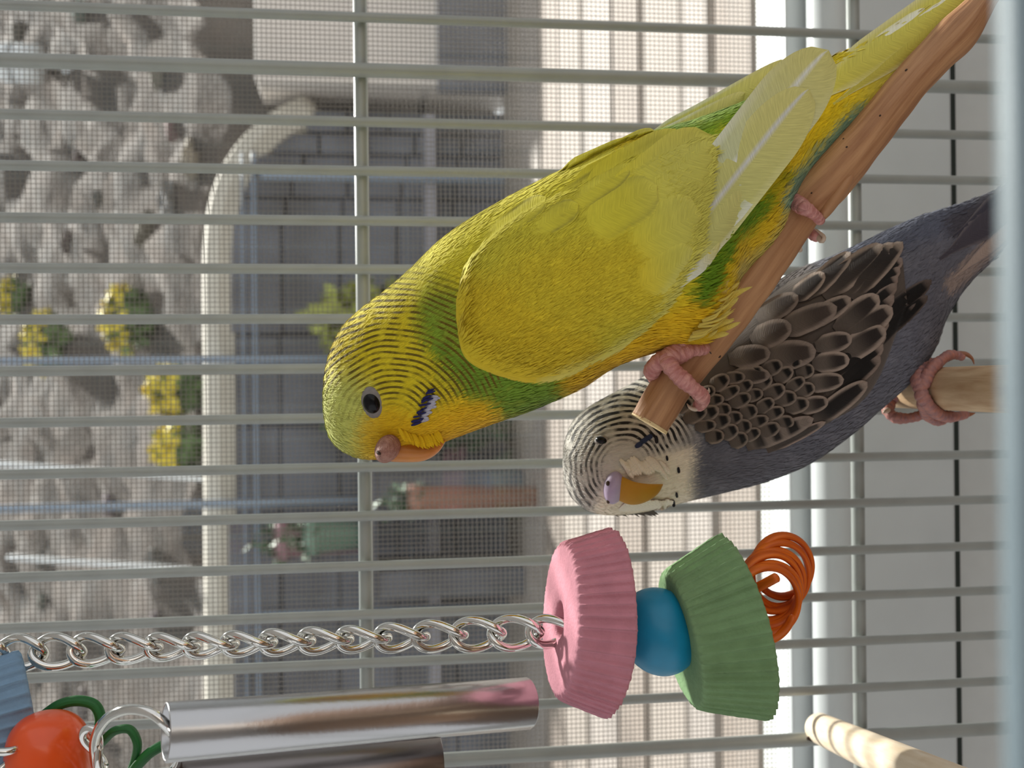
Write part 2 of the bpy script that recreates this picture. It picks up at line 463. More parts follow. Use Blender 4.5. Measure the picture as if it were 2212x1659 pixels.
class Surf:
    """where a line of sight meets a bird's surface (depth in mm)"""
    def __init__(self, parts):
        V, Fc, o = [], [], 0
        for v, f in parts:
            V += [tuple(x) for x in v]; Fc += [tuple(i + o for i in q) for q in f]; o += len(v)
        self.b = BVHTree.FromPolygons(V, Fc)
    def depth(self, px, py, default=None):
        px = np.atleast_1d(np.asarray(px, float)); sh = px.shape
        d = dirs(px, np.asarray(py, float)).reshape(-1, 3)
        out = np.full(len(d), np.nan)
        for i, q in enumerate(d):
            h = self.b.ray_cast(Vector(OFF), Vector(q).normalized())
            if h[0] is not None: out[i] = (np.array(h[0]) - OFF) @ FWD
        out = out.reshape(sh)
        if default is not None: out = np.where(np.isnan(out), default, out)
        return out
    def at(self, px, py, lift=0.0):
        z = self.depth([px], [py])[0]
        return P(px, py, z - lift)

def loft(pairs, z0, ns, na):
    pr = np.asarray(pairs, float)
    q = np.linspace(0, 1, ns); q = np.where(q < 0.12, 0.12 * (q / 0.12) ** 1.6, q)
    s = spline(pr, ns, par=q)
    Dw = P(s[:, 0], s[:, 1], z0 + s[:, 5]); Vw = P(s[:, 2], s[:, 3], z0 + s[:, 5])
    c, h = (Dw + Vw) / 2, (Dw - Vw) / 2
    Rr = np.linalg.norm(h, axis=1) * s[:, 4]
    a = np.linspace(0, 2*PI, na, endpoint=False)
    G = c[:, None] + h[:, None] * np.cos(a)[None, :, None] - FWD[None, None] * (Rr[:, None] * np.sin(a)[None])[..., None]
    front = G.copy(); mir = (-np.arange(na)) % na
    bk = np.sin(a) < 0
    front[:, bk] = G[:, mir[bk]]
    px, py = proj(front.reshape(-1, 3))
    arc = np.concatenate([[0], np.cumsum(np.linalg.norm(np.diff(c, axis=0), axis=1))])
    luv = np.zeros((ns, na, 3)); luv[..., 0] = arc[:, None]; luv[..., 1] = np.minimum(a, 2*PI - a)[None] / PI
    f = grid_faces(ns, na)
    return G, f, px, py, luv.reshape(-1, 3)

def mixc(c, col, w):
    return c * (1 - w[:, None]) + np.asarray(col)[None] * w[:, None]
def seg(px, py, pts):
    """distance in pixels to a polyline"""
    d = np.full(len(px), 1e9)
    for (ax, ay), (bx, by) in zip(pts[:-1], pts[1:]):
        vx, vy = bx - ax, by - ay; L2 = vx*vx + vy*vy
        t = np.clip(((px - ax)*vx + (py - ay)*vy) / L2, 0, 1)
        d = np.minimum(d, np.hypot(px - ax - t*vx, py - ay - t*vy))
    return d
def cheapnoise(px, py, s, seed=0):
    r = np.random.default_rng(seed); o = np.zeros(len(px))
    for k in range(5):
        a = r.uniform(0, 2*PI); w = 2*PI / (s * r.uniform(0.6, 1.6)); o += np.sin((px*math.cos(a) + py*math.sin(a)) * w + r.uniform(0, 6))
    return o / 3.0

def barbs(name, G, attrs, n, parent, m, length, width, lift, srange=(0.0, 1.0), seed=3, phfn=None):
    """small body feathers lying along the plumage"""
    r = np.random.default_rng(seed)
    ns, na, _ = G.shape
    ts = np.gradient(G, axis=0); ta = (np.roll(G, -1, 1) - np.roll(G, 1, 1)) / 2
    nr = np.cross(ts, ta); area = np.linalg.norm(nr, axis=2)
    ctr = G.mean(axis=1, keepdims=True)
    nr = nr / (area[..., None] + 1e-9)
    sg = np.sign(np.sum(nr * (G - ctr), axis=2)); nr *= sg[..., None]
    w = area.copy(); w[:max(2, int(ns * srange[0]))] = 0; w[int(ns * srange[1]):] = 0
    w = (w / w.sum()).ravel()
    idx = r.choice(ns * na, n, p=w)
    p = G.reshape(-1, 3)[idx]; t = ts.reshape(-1, 3)[idx]; k = nr.reshape(-1, 3)[idx]
    t /= np.linalg.norm(t, axis=1)[:, None] + 1e-9
    b = np.cross(k, t)
    p = p + t * r.uniform(-0.4, 0.4, n)[:, None] + b * r.uniform(-0.4, 0.4, n)[:, None]
    t = t + b * r.normal(0, 0.16, n)[:, None]
    col, luv, ph, mk_, L = attrs
    ln = (L.ravel()[idx] * length * r.uniform(0.7, 1.3, n))[:, None]
    wd = (L.ravel()[idx] * width * r.uniform(0.7, 1.3, n))[:, None]
    lf = (lift * r.uniform(0.5, 1.4, n))[:, None] * L.ravel()[idx][:, None]
    v = np.stack([p - k * 0.08, p + t*ln*0.55 - b*wd + k*lf*0.6, p + t*ln + k*lf, p + t*ln*0.55 + b*wd + k*lf*0.6], 1)
    f = np.arange(4 * n).reshape(-1, 4)
    cc = col[idx] * r.uniform(0.92, 1.08, n)[:, None]
    phv = np.repeat(ph[idx], 4)
    if phfn is not None: phv = phfn(*proj(v.reshape(-1, 3)))
    rep = lambda x: np.repeat(x, 4, axis=0)
    tipc = np.tile(np.array([1.0, 1.03, 1.07, 1.03]), n)[:, None]
    o = mk(name, v.reshape(-1, 3), f, m, parent, col=np.clip(rep(cc) * tipc, 0, 1), luv=rep(luv[idx]),
           phase=phv, mask=rep(mk_[idx]), flip=False)
    o['kind'] = 'stuff'
    return o

def feather(name, base, tip, width, surf, parent, colfn, l0, l1, bend=0.0, nu=14, nv=9, camber=0.35, m=None,
            zdef=None, flatz=None, point=0.3, rootw=0.5, arch=0.0, over=0.35):
    base = np.array(base, float); tip = np.array(tip, float)
    d = tip - base; L = np.linalg.norm(d); d /= L; pr = np.array([-d[1], d[0]])
    t = np.linspace(0, 1, nu); t = t ** 0.85
    v = np.linspace(-1, 1, nv)
    w = np.where(t < 0.3, rootw + (1 - rootw) * smooth(0, 0.3, t), 1.0)
    k = 1 - point
    w = w * np.where(t > k, np.sqrt(np.clip(1 - ((t - k) / point) ** 2, 0, 1)), 1.0) * width / 2
    cx = base[None] + d[None] * (t * L)[:, None] + pr[None] * (bend * L * 4 * t * (1 - t))[:, None]
    X = cx[:, None, :] + pr[None, None] * (w[:, None] * v[None])[..., None]
    if flatz is not None:
        z = np.repeat((flatz[0] + (flatz[1] - flatz[0]) * t - arch * 4 * t * (1 - t))[:, None], nv, 1)
        if surf is not None:                       # never sink into the plumage below
            zs = surf.depth(X[..., 0], X[..., 1], 999) - over
            z = np.minimum(z, zs)
    else:
        z = surf.depth(X[..., 0], X[..., 1])
        cz = z[:, nv // 2].copy()
        last = zdef
        for i in range(nu):
            if np.isnan(cz[i]): cz[i] = last if last is not None else (np.nanmean(z) if not np.all(np.isnan(z)) else 200)
            last = cz[i]
        lim = cz[:, None] + width * 0.35 * (np.abs(v)[None]) * 0.1
        z = np.where(np.isnan(z), lim, np.minimum(z, lim + 1.5))
        z = np.minimum(z, cz[:, None] + 2.5)
    z = z - l0 - l1 * t[:, None] - camber * (1 - v[None] ** 2) * smooth(0.0, 0.4, t)[:, None]
    W = P(X[..., 0], X[..., 1], z)
    T, Vv = np.meshgrid(t, v, indexing='ij')
    mm = 0.085
    wl = np.abs(Vv) * width / 2 * mm
    luv = np.stack([wl, (T * L * mm - 0.7 * wl) / 60.0, T * 0], -1).reshape(-1, 3)
    feather.X = X.reshape(-1, 2)
    col = colfn(T.ravel(), Vv.ravel())
    f = grid_faces(nu, nv, wrap=False)
    return mk(name, W.reshape(-1, 3), f, m or M_feather, parent, col=np.clip(col, 0, 1), luv=luv, flip=False)

def blob(name, ctr, ex, ey, ez, m, parent, nu=20, nv=14, power=1.0):
    """ellipsoid with the given half axes"""
    a = np.linspace(0, 2*PI, nu, endpoint=False); b = np.linspace(-PI/2, PI/2, nv)
    cb = np.sign(np.cos(b)) * np.abs(np.cos(b)) ** power; sb = np.sign(np.sin(b)) * np.abs(np.sin(b)) ** power
    v = ctr + (cb[:, None, None] * (np.cos(a)[None, :, None] * ex + np.sin(a)[None, :, None] * ey) + sb[:, None, None] * ez)
    return mk(name, v.reshape(-1, 3), grid_faces(nv, nu), m, parent, luv=np.zeros((nu*nv, 3)))

def px2mm(n, z): return n * z / F

# ================================================================== the yellow bird
ZB = 205.0
base_y = P(1480, 745, ZB)
yb = empty('budgerigar', base_y, 'yellow budgie with green rump and pale wing tips gripping the bent branch', 'bird')
Y_pairs = [  # back outline, belly outline, depth ratio, depth shift
    (700, 860, 700, 862, .7, 0), (703, 815, 703, 905, .72, 0), (714, 762, 714, 945, .74, 0), (740, 708, 738, 972, .76, 0),
    (785, 664, 780, 990, .78, 0), (830, 630, 840, 990, .79, 0), (882, 586, 900, 975, .8, 0), (940, 530, 965, 952, .8, 0),
    (1000, 485, 1050, 920, .8, 0), (1080, 438, 1140, 888, .8, 0), (1160, 396, 1240, 845, .8, 0), (1240, 358, 1330, 792, .8, 0),
    (1320, 316, 1420, 760, .8, 0), (1400, 290, 1508, 748, .8, 0), (1480, 268, 1552, 702, .78, 0), (1560, 240, 1594, 612, .75, 0),
    (1640, 208, 1668, 528, .7, 1), (1712, 172, 1722, 420, .62, 2), (1780, 133, 1794, 330, .55, 3), (1860, 98, 1890, 232, .5, 4),
    (1940, 55, 1975, 148, .45, 5), (2030, 2, 2085, 42, .4, 6), (2120, -56, 2170, -32, .38, 7), (2230, -130, 2262, -108, .35, 8), (2330, -196, 2340, -190, .3, 9)]
G, f, px, py, luv = loft(Y_pairs, ZB, 190, 120)
vy = G.reshape(-1, 3)
# small swellings so that the outline is not perfectly smooth
def col_yellow(px, py):
    n = cheapnoise(px, py, 60, 1); n2 = cheapnoise(px, py, 25, 2)
    c = np.tile(lin((222, 202, 34)), (len(px), 1))
    c = mixc(c, lin((206, 206, 60)), smooth(0, 120, 760 - py - (px - 700) * 0.35) * 0.5 * (px < 1300))
    # forehead pale lime, golden mask and throat
    c = mixc(c, lin((206, 212, 112)), smooth(120, 40, np.hypot((px - 735) * 1.1, (py - 905) * 0.8)) * 0.9)
    c = mixc(c, lin((232, 184, 10)), smooth(95, 40, np.hypot(px - 835, py - 945)) * 0.8)
    c = mixc(c, lin((238, 192, 14)), smooth(75, 20, seg(px, py, [(880, 960), (960, 930), (1020, 905)])) * 0.95)
    # green collar running down to the breast
    g = smooth(78, 30, seg(px, py, [(950, 690), (985, 770), (1060, 850), (1150, 862), (1250, 830)]) + n * 7)
    g = g * (1 - smooth(60, 20, seg(px, py, [(900, 950), (985, 920), (1020, 908)])) * 0.9)
    c = mixc(c, lin((98, 146, 40)), g * 0.92)
    c = mixc(c, lin((160, 170, 48)), smooth(60, 20, seg(px, py, [(940, 640), (980, 720)])) * 0.5)
    # golden belly
    c = mixc(c, lin((226, 178, 8)), smooth(80, 30, seg(px, py, [(1240, 838), (1330, 790), (1420, 740), (1500, 690)])) * 0.85)
    # green flank, yellow thigh
    c = mixc(c, lin((84, 130, 8)), smooth(66, 28, seg(px, py, [(1515, 625), (1570, 535), (1650, 420)]) + n * 9 + n2 * 4) * 0.95)
    c = mixc(c, lin((226, 186, 10)), smooth(40, 10, seg(px, py, [(1530, 670), (1590, 580), (1650, 500), (1690, 440)]) + n * 5) * 0.8)
    c = mixc(c, lin((196, 186, 100)), smooth(28, 6, seg(px, py, [(1590, 612), (1668, 528), (1715, 430)]) + n * 3) * 0.7)
    # green rump
    c = mixc(c, lin((112, 150, 16)), smooth(62, 30, seg(px, py, [(1430, 300), (1500, 262), (1590, 222)]) + n * 8) * 0.95)
    # tail coverts to pale tail, blue-green under the tail
    c = mixc(c, lin((214, 204, 96)), smooth(1780, 1960, px) * 0.9)
    c = mixc(c, lin((110, 150, 128)), smooth(40, 14, seg(px, py, [(1700, 450), (1740, 395), (1800, 322), (1846, 270)]) + n * 3) * 0.95)
    c = mixc(c, lin((238, 196, 6)), smooth(60, 15, seg(px, py, [(1640, 400), (1720, 300), (1800, 200)])) * 0.5)
    sp = smooth(0.4, 1.0, n2) * 0.12
    c = mixc(c, lin((180, 150, 20)), sp)
    return c
cy = col_yellow(px, py)
yph = lambda x, y: 2 * PI * np.hypot(x - 850, y - 925) / 12.5 + 1.1 * cheapnoise(x, y, 75, 41)
rr = np.hypot(px - 850, (py - 925))
ph = yph(px, py)
mk_ = smooth(40, 75, rr) * (1 - smooth(270, 390, rr)) * (px < 1060)
mk_ = mk_ * (1 - 0.7 * smooth(60, 10, np.hypot(px - 740, py - 925) - 60)) * smooth(0, 40, (925 - py) + (px - 700) * 0.05)
mk_ = mk_ * (1 - smooth(70, 25, seg(px, py, [(895, 960), (960, 920), (1020, 900)])))
mk_ = np.clip(mk_ * 1.0, 0, 1)
body_y = mk('body', vy, f, M_yel, yb, col=cy, luv=luv, phase=ph, mask=mk_)
surf_y = Surf([(vy, f)])
Lsc = 0.45 + 0.75 * smooth(850, 1200, px)
barbs('body_feathers', G, (cy, luv, ph, mk_, Lsc), 60000, yb, M_yel, 2.6, 0.26, 0.18, (0.01, 0.86), phfn=yph)

# near wing: a thick shell lying on the flank
U = [(985, 650), (1006, 572), (1090, 486), (1230, 405), (1370, 335), (1460, 305), (1545, 300)]
Lw = [(985, 690), (1004, 772), (1075, 812), (1180, 830), (1290, 790), (1400, 708), (1505, 548)]
def wing_shell(name, U, Lw, surf, parent, thick, colf, m, ns=70, nv=44, back=1.2):
    u = spline(U, ns); l = spline(Lw, ns); v = np.linspace(0, 1, nv)
    X = u[:, None] * (1 - v)[None, :, None] + l[:, None] * v[None, :, None]
    z = surf.depth(X[..., 0], X[..., 1])
    for _ in range(2):                              # fill what lies off the body from its neighbours
        for i in range(ns):
            row = z[i]; ok = ~np.isnan(row)
            if ok.any(): z[i] = np.interp(np.arange(nv), np.arange(nv)[ok], row[ok])
            elif i: z[i] = z[i - 1]
    s = np.linspace(0, 1, ns)
    e = np.minimum(np.minimum(v, 1 - v)[None] * 6, 1) * smooth(0, 0.5, s)[:, None]
    zf = z - 0.12 - thick * np.sqrt(np.clip(e, 0, 1) * (2 - np.clip(e, 0, 1)))
    A = P(X[..., 0], X[..., 1], zf).reshape(-1, 3)
    Bk = P(X[..., 0], X[..., 1], z + back).reshape(-1, 3)
    n = ns * nv
    fc = grid_faces(ns, nv, False) + grid_faces(ns, nv, False, n)
    rim = [i*nv for i in range(ns)] + [(ns-1)*nv + j for j in range(1, nv)] + [i*nv + nv - 1 for i in range(ns - 2, -1, -1)] + [j for j in range(nv - 2, 0, -1)]
    fc += [(rim[i], rim[(i+1) % len(rim)], n + rim[(i+1) % len(rim)], n + rim[i]) for i in range(len(rim))]
    Xp = np.concatenate([X.reshape(-1, 2)] * 2)
    S_, V_ = np.meshgrid(s, v, indexing='ij')
    luv = np.stack([S_ * 50, V_ * 0.7, S_ * 0], -1).reshape(-1, 3)
    o = mk(name, np.vstack([A, Bk]), fc, m, parent, col=colf(Xp[:, 0], Xp[:, 1]), luv=np.vstack([luv, luv]))
    wing_shell.G = A.reshape(ns, nv, 3); wing_shell.X = X
    return o, np.vstack([A, Bk]), fc
def col_wing(px, py):
    n = cheapnoise(px, py, 70, 5); n2 = cheapnoise(px, py, 22, 6)
    c = np.tile(lin((216, 206, 60)), (len(px), 1))
    c = mixc(c, lin((222, 192, 36)), smooth(120, 40, seg(px, py, [(1020, 700), (1080, 770), (1200, 800)])) * 0.8)
    c = mixc(c, lin((226, 198, 40)), smooth(150, 40, seg(px, py, [(1150, 650), (1350, 620)])) * 0.6)
    c = mixc(c, lin((210, 206, 104)), smooth(1360, 1520, px + (600 - py) * 0.2) * 0.7)
    c = mixc(c, lin((226, 222, 120)), smooth(26, 6, seg(px, py, [(1180, 830), (1290, 788), (1400, 706), (1505, 548)])) * 0.6)
    c = mixc(c, lin((150, 132, 40)), smooth(0.55, 1.1, n2 + n * 0.4) * 0.35 * smooth(620, 450, py) * smooth(1400, 1200, px))
    return c
w_o, wv, wf = wing_shell('wing', U, Lw, surf_y, yb, 1.0, col_wing, M_yel)
surf_yw = Surf([(vy, f), (wv, wf)])
GW = wing_shell.G; XW = wing_shell.X.reshape(-1, 2)
z_ = np.zeros(len(XW)); Sg, Vg = np.meshgrid(np.linspace(0, 1, 70), np.linspace(0, 1, 44), indexing='ij')
lw_ = np.stack([Sg * 50, Vg * 0.7, Sg * 0], -1).reshape(-1, 3)
def barbs_sheet(name, Gs, col, luv, n, parent, m, length, width, lift, direc, seed=4):
    r = np.random.default_rng(seed); ns, nv, _ = Gs.shape
    ts = np.gradient(Gs, axis=0); ta = np.gradient(Gs, axis=1); nr = np.cross(ts, ta)
    ar = np.linalg.norm(nr, axis=2); nr /= ar[..., None] + 1e-9
    nr *= -np.sign(nr @ FWD)[..., None]
    w = ar.copy(); w[-2:] = 0; w[:, -2:] = 0; w[:, :1] = 0
    idx = r.choice(ns * nv, n, p=(w / w.sum()).ravel())
    p = Gs.reshape(-1, 3)[idx]; k = nr.reshape(-1, 3)[idx]
    t = direc - (k @ direc)[:, None] * k; t /= np.linalg.norm(t, axis=1)[:, None]; b = np.cross(k, t)
    p = p + t * r.uniform(-.5, .5, n)[:, None] + b * r.uniform(-.5, .5, n)[:, None]
    t = t + b * r.normal(0, 0.12, n)[:, None]
    ln = (length * r.uniform(.6, 1.3, n))[:, None]; wd = (width * r.uniform(.6, 1.3, n))[:, None]; lf = (lift * r.uniform(.5, 1.3, n))[:, None]
    v = np.stack([p - k * 0.05, p + t*ln*.55 - b*wd + k*lf*.7, p + t*ln + k*lf, p + t*ln*.55 + b*wd + k*lf*.7], 1).reshape(-1, 3)
    cc = np.repeat(col[idx] * r.uniform(.93, 1.07, n)[:, None], 4, axis=0)
    o = mk(name, v, np.arange(4*n).reshape(-1, 4), m, parent, col=np.clip(cc, 0, 1), luv=np.repeat(luv[idx], 4, axis=0), flip=False); o['kind'] = 'stuff'
    return o
barbs_sheet('wing_down', GW, col_wing(XW[:, 0], XW[:, 1]), lw_, 26000, yb, M_yel, 3.0, 0.24, 0.3, V3(0.8, -0.6, 0))

def vane(c0, edge, shaft=None, ew=0.8, tipc=None, jitter=0.03):
    c0 = lin(c0); edge = lin(edge)
    j = 1 + random.uniform(-jitter, jitter)
    def fn(T, V):
        c = np.tile(c0, (len(T), 1)) * j
        c = mixc(c, edge, np.maximum(smooth(ew - 0.15, ew + 0.1, np.abs(V)), smooth(0.9, 0.99, T)) * 0.85)
        if tipc is not None: c = mixc(c, lin(tipc), smooth(0.35, 1.0, T))
        if shaft is not None: c = mixc(c, lin(shaft), smooth(0.12, 0.03, np.abs(V + 0.15)) * 0.9)
        return c
    return fn
def wcol(x, y, de=1.12, dk=None):
    c = col_wing(np.array([float(x)]), np.array([float(y)]))[0]
    def fn(T, V):
        k = col_wing(feather.X[:, 0], feather.X[:, 1]) * 1.0
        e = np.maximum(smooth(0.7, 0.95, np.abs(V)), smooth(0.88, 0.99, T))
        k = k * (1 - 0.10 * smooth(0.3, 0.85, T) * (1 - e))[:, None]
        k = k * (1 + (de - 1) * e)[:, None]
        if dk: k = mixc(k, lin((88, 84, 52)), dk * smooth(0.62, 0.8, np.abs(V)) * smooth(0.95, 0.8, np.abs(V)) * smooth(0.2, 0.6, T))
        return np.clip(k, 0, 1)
    return fn
# flight feathers first (lowest), then the coverts over them
pale, lime, white = (206, 212, 176), (204, 202, 110), (232, 236, 220)
def yprim(base, tip, w, z0, z1, c0, edge, shaft, bend=0.0, point=0.35, arch=1.2, over=0.35, srf='y'):
    return feather('flight_feather', base, tip, w, surf_y if srf == 'y' else None, yb, vane(c0, edge, shaft, 0.86, tipc=(214, 208, 130)), 0, 0,
                   bend=bend, nu=30, nv=15, camber=0.35, flatz=(z0, z1), point=point, rootw=0.35, arch=arch, over=over)
zw = lambda x, y: float(surf_yw.depth([x], [y], 195)[0])
z1530 = zw(1500, 450)
yprim((1440, 560), (1790, 108), 150, zw(1440, 560) + 2.2, 197.0, (206, 212, 168), white, (232, 234, 230), 0.0, 0.26, 1.0, 0.3)
yprim((1430, 600), (1748, 192), 128, zw(1430, 600) + 2.0, 195.0, (206, 206, 128), (224, 224, 160), (216, 218, 222), 0.0, 0.28, 1.0, 0.5)
sd = lambda x, y: float(surf_y.depth([x], [y], 196)[0])
yprim((1420, 655), (1716, 308), 74, zw(1420, 655) + 1.6, sd(1700, 325) - 0.7, (204, 204, 126), (236, 238, 210), None, -0.02, 0.7, 0.6, 0.65)
yprim((1452, 606), (1555, 523), 32, zw(1452, 606) + 1.5, sd(1550, 535) - 0.7, (226, 228, 206), white, None, 0.10, 0.95, 0.6, 0.7)
# far wing tip over the rump
for b_, t_, w_, z0_, z1_ in [((1350, 335), (1610, 200), 52, 206, 207.5), ((1370, 318), (1700, 130), 58, 206.5, 208.5), ((1440, 290), (1756, 104), 46, 207.5, 210)]:
    yprim(b_, t_, w_, z0_, z1_, (216, 216, 120), white, None, 0.04, 0.5, 0.0, 0, None)
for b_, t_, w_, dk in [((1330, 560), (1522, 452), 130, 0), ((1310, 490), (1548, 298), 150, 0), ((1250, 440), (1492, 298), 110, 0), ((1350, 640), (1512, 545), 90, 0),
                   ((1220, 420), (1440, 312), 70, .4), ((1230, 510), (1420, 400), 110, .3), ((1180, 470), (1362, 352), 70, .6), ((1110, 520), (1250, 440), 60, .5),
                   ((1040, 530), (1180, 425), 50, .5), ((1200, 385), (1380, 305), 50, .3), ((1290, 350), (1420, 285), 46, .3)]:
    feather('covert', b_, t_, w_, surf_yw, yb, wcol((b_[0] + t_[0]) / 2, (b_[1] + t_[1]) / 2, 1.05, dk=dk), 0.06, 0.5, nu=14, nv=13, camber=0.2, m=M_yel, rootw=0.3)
# tail feathers: two long ones lying along the tail
for b_, t_, w_, c0 in [((1700, 250), (2330, -200), 84, (212, 204, 92)), ((1800, 225), (2290, -140), 44, (204, 194, 84)), ((1800, 152), (2250, -142), 26, (240, 240, 214))]:
    feather('tail_feather', b_, t_, w_, surf_y, yb, vane(c0, (228, 224, 170), None), 0.25, 0.4, nu=40, nv=9, camber=0.3, point=0.4, rootw=0.1, zdef=200)

# head: eye, ring, cere, beak, cheek patch
def head_frame(surf, x, y, d=14):
    c = surf.at(x, y); a = surf.at(x + d, y); b = surf.at(x, y + d)
    ex = (a - c) / np.linalg.norm(a - c); n = np.cross(ex, b - c); n /= np.linalg.norm(n)
    if n @ FWD > 0: n = -n
    ey = np.cross(n, ex); 
    if ey @ (b - c) < 0: ey = -ey
    return c, ex, ey, n
c, ex, ey, n = head_frame(surf_y, 803, 871)
k = ZB * 0.93 / F
er = blob('eye_ring', c - n*0.4, (ex*25 - ey*6)*k, (ey*37 + ex*6)*k, n*0.9, M_ring, yb, 28, 12)
ey_o = blob('eye', c + n*0.05, (ex*19 - ey*3)*k, (ey*23 + ex*4)*k, n*1.15, M_eye, yb, 28, 14)
cz = P(838, 968, ZB - 7.0)
ce = blob('cere', cz, V3(27*k, 4*k, 0), V3(-10*k, 33*k, 0), V3(0, 0, 6.5), M_cere, yb, 24, 16)
blob('nostril', P(818, 978, ZB - 12.6), V3(6*k, 3*k, -0.3), V3(-2*k, 4*k, 0), V3(0, 0, 0.9), M_hole, ce, 12, 8)
bk_pts = [P(848, 972, ZB - 4), P(880, 974, ZB - 4), P(912, 975, ZB - 4), P(940, 966, ZB - 4), P(962, 952, ZB - 4)]
v_, f_, l_ = tube_geo(bk_pts, [27*k, 26*k, 22*k, 14*k, 1.5*k], n=20, res=26, flat=1.25, ref=-UP)
mk('upper_beak', v_, f_, M_beak, yb, luv=l_)
v_, f_, l_ = tube_geo([P(872, 955, ZB - 4), P(905, 957, ZB - 4), P(938, 951, ZB - 4)], [18*k, 18*k, 8*k], n=16, res=14, flat=1.2, ref=-UP)
mk('lower_beak', v_, f_, M_beak, yb, luv=l_)
# throat feathers over the beak root
gold = lambda T, V: np.tile(lin((236, 190, 16)), (len(T), 1)) * (0.92 + 0.16 * T)[:, None]
for i in range(46):
    u_ = i / 45; u_ = 0.1 + 0.9 * u_; x = 862 + 92 * u_; y = 948 + 22 * math.sin(min(1, u_ * 1.25) * PI * 0.55) - 12 * max(0, u_ - 0.7) / 0.3
    bx_, by_ = x - 10, y - 24 + random.uniform(-6, 6)
    zb_ = float(surf_y.depth([bx_], [by_], ZB - 7)[0]); cb_ = col_yellow(np.array([bx_]), np.array([by_]))[0] * random.uniform(0.88, 0.96)
    feather('throat_feather', (bx_, by_), (x + 5 + random.uniform(-3, 3), y + random.uniform(-4, 3)), 8, None, yb, lambda T, V, c=cb_: np.tile(c, (len(T), 1)), 0, 0, nu=8, nv=5, camber=0.08, m=M_yel, flatz=(zb_ + 0.05, min(zb_, ZB - 6.3) - 0.45), point=0.8)
vio = lambda T, V: mixc(np.tile(lin((34, 34, 96)), (len(T), 1)), lin((28, 28, 44)), smooth(0.3, 0.9, np.abs(V)))
wht = lambda T, V: mixc(np.tile(lin((186, 184, 198)), (len(T), 1)), lin((96, 94, 120)), np.maximum(smooth(0.4, 0.0, T), smooth(0.5, 1, np.abs(V)) * 0.5))
ck = np.random.default_rng(8)
for i in range(15):
    u_ = i / 14; bx, by = 926 - 28 * u_, 856 + 56 * u_
    feather('cheek_feather', (bx + 4, by), (bx + 28 + ck.uniform(-5, 8) - 12 * abs(u_ - 0.5), by - 3 + ck.uniform(-4, 4)), ck.uniform(5, 9), surf_y, yb, wht, 0.2, 0.5, nu=9, nv=5, camber=0.12, point=0.5)
for i in range(17):
    u_ = i / 16; bx, by = 926 - 36 * u_ + ck.uniform(-5, 5), 842 + 74 * u_ + ck.uniform(-3, 3)
    if i in (3, 8, 13): continue
    feather('cheek_feather', (bx - 3, by + 2), (bx + ck.uniform(8, 26), by - 4 + ck.uniform(-3, 3)), ck.uniform(4, 8), surf_y, yb, vio, 0.3, 0.5, nu=9, nv=5, camber=0.12, point=0.8)

# legs and feet
def foot(name, parent, toes, m, label=None):
    gs = [tube_geo([P(*p[:3]) for p in t], [p[3] for p in t], n=12, res=len(t) * 12) for t in toes]
    ng = []
    for v, fc, l in gs:                         # ringed skin
        vr = v.reshape(-1, 12, 3); c_ = vr.mean(axis=1, keepdims=True); s_ = l.reshape(-1, 12, 3)[:, :1, :1]
        ng.append(((c_ + (vr - c_) * 0.86 * (1 + 0.05 * np.sin(s_ * 2 * PI / 1.15) + 0.07 * np.sin(s_ * 2 * PI / 4.6))).reshape(-1, 3), fc, l))
    v, fc, l = merge(ng)
    return mk(name, v, fc, m, parent, luv=l)
def claw(parent, pts, r, m=None):
    q = [P(*p) for p in pts]
    rad = np.linspace(r, 0.08, len(q))
    return tube('claw', q, rad, m or M_claw, parent, n=10, res=14)
ZP = 206.0
k = 205 / F
ft = foot('foot', yb, [
    [(1520, 700, 204.6, 2.6), (1478, 742, 202.1, 2.4), (1446, 774, 200.6, 2.2)],
    [(1440, 770, 200.8, 2.0), (1452, 796, 199.6, 1.9), (1482, 826, 199.2, 1.75), (1508, 848, 200.2, 1.6), (1519, 862, 202.6, 1.6), (1510, 876, 205.1, 1.3)],
    [(1444, 772, 200.8, 2.0), (1418, 786, 202.4, 1.9), (1409, 802, 205.1, 1.8), (1420, 818, 210.1, 1.6), (1445, 838, 213.6, 1.4)],
    [(1460, 770, 201.1, 1.9), (1490, 757, 200.8, 1.7), (1522, 752, 202.6, 1.4)],
], M_skin)
claw(ft, [(1512, 876, 204.8), (1502, 883, 204.6), (1490, 880, 204.1), (1484, 872, 204.6)], 0.75)
claw(ft, [(1520, 852, 202.2), (1530, 846, 202.6), (1531, 838, 204.1)], 0.6)
claw(ft, [(1522, 752, 202.6), (1534, 762, 202.6), (1538, 776, 203.6)], 0.6, mat('dark_claw', C(60, 46, 38), 0.4))
ft2 = foot('foot', yb, [
    [(1690, 412, 205.4, 2.2), (1716, 434, 203.2, 1.8), (1738, 450, 200.4, 1.6)],
    [(1734, 446, 200.6, 1.5), (1752, 458, 201.4, 1.3), (1772, 476, 204.9, 1.15)],
    [(1728, 448, 204.6, 1.3), (1722, 470, 208.6, 1.2), (1735, 492, 214.6, 1.25), (1752, 504, 213.6, 1.35), (1764, 510, 212.1, 1.3)],
    [(1728, 448, 205.6, 1.2), (1712, 490, 212.6, 1.0), (1718, 524, 214.6, 1.0), (1724, 536, 213.6, 0.8)],
], M_skin)
claw(ft2, [(1764, 508, 212.1), (1776, 520, 211.1), (1780, 512, 210.6), (1768, 500, 211.0), (1757, 492, 211.6)], 0.7)
claw(ft2, [(1722, 534, 213.6), (1729, 540, 212.6), (1731, 532, 211.6)], 0.8)
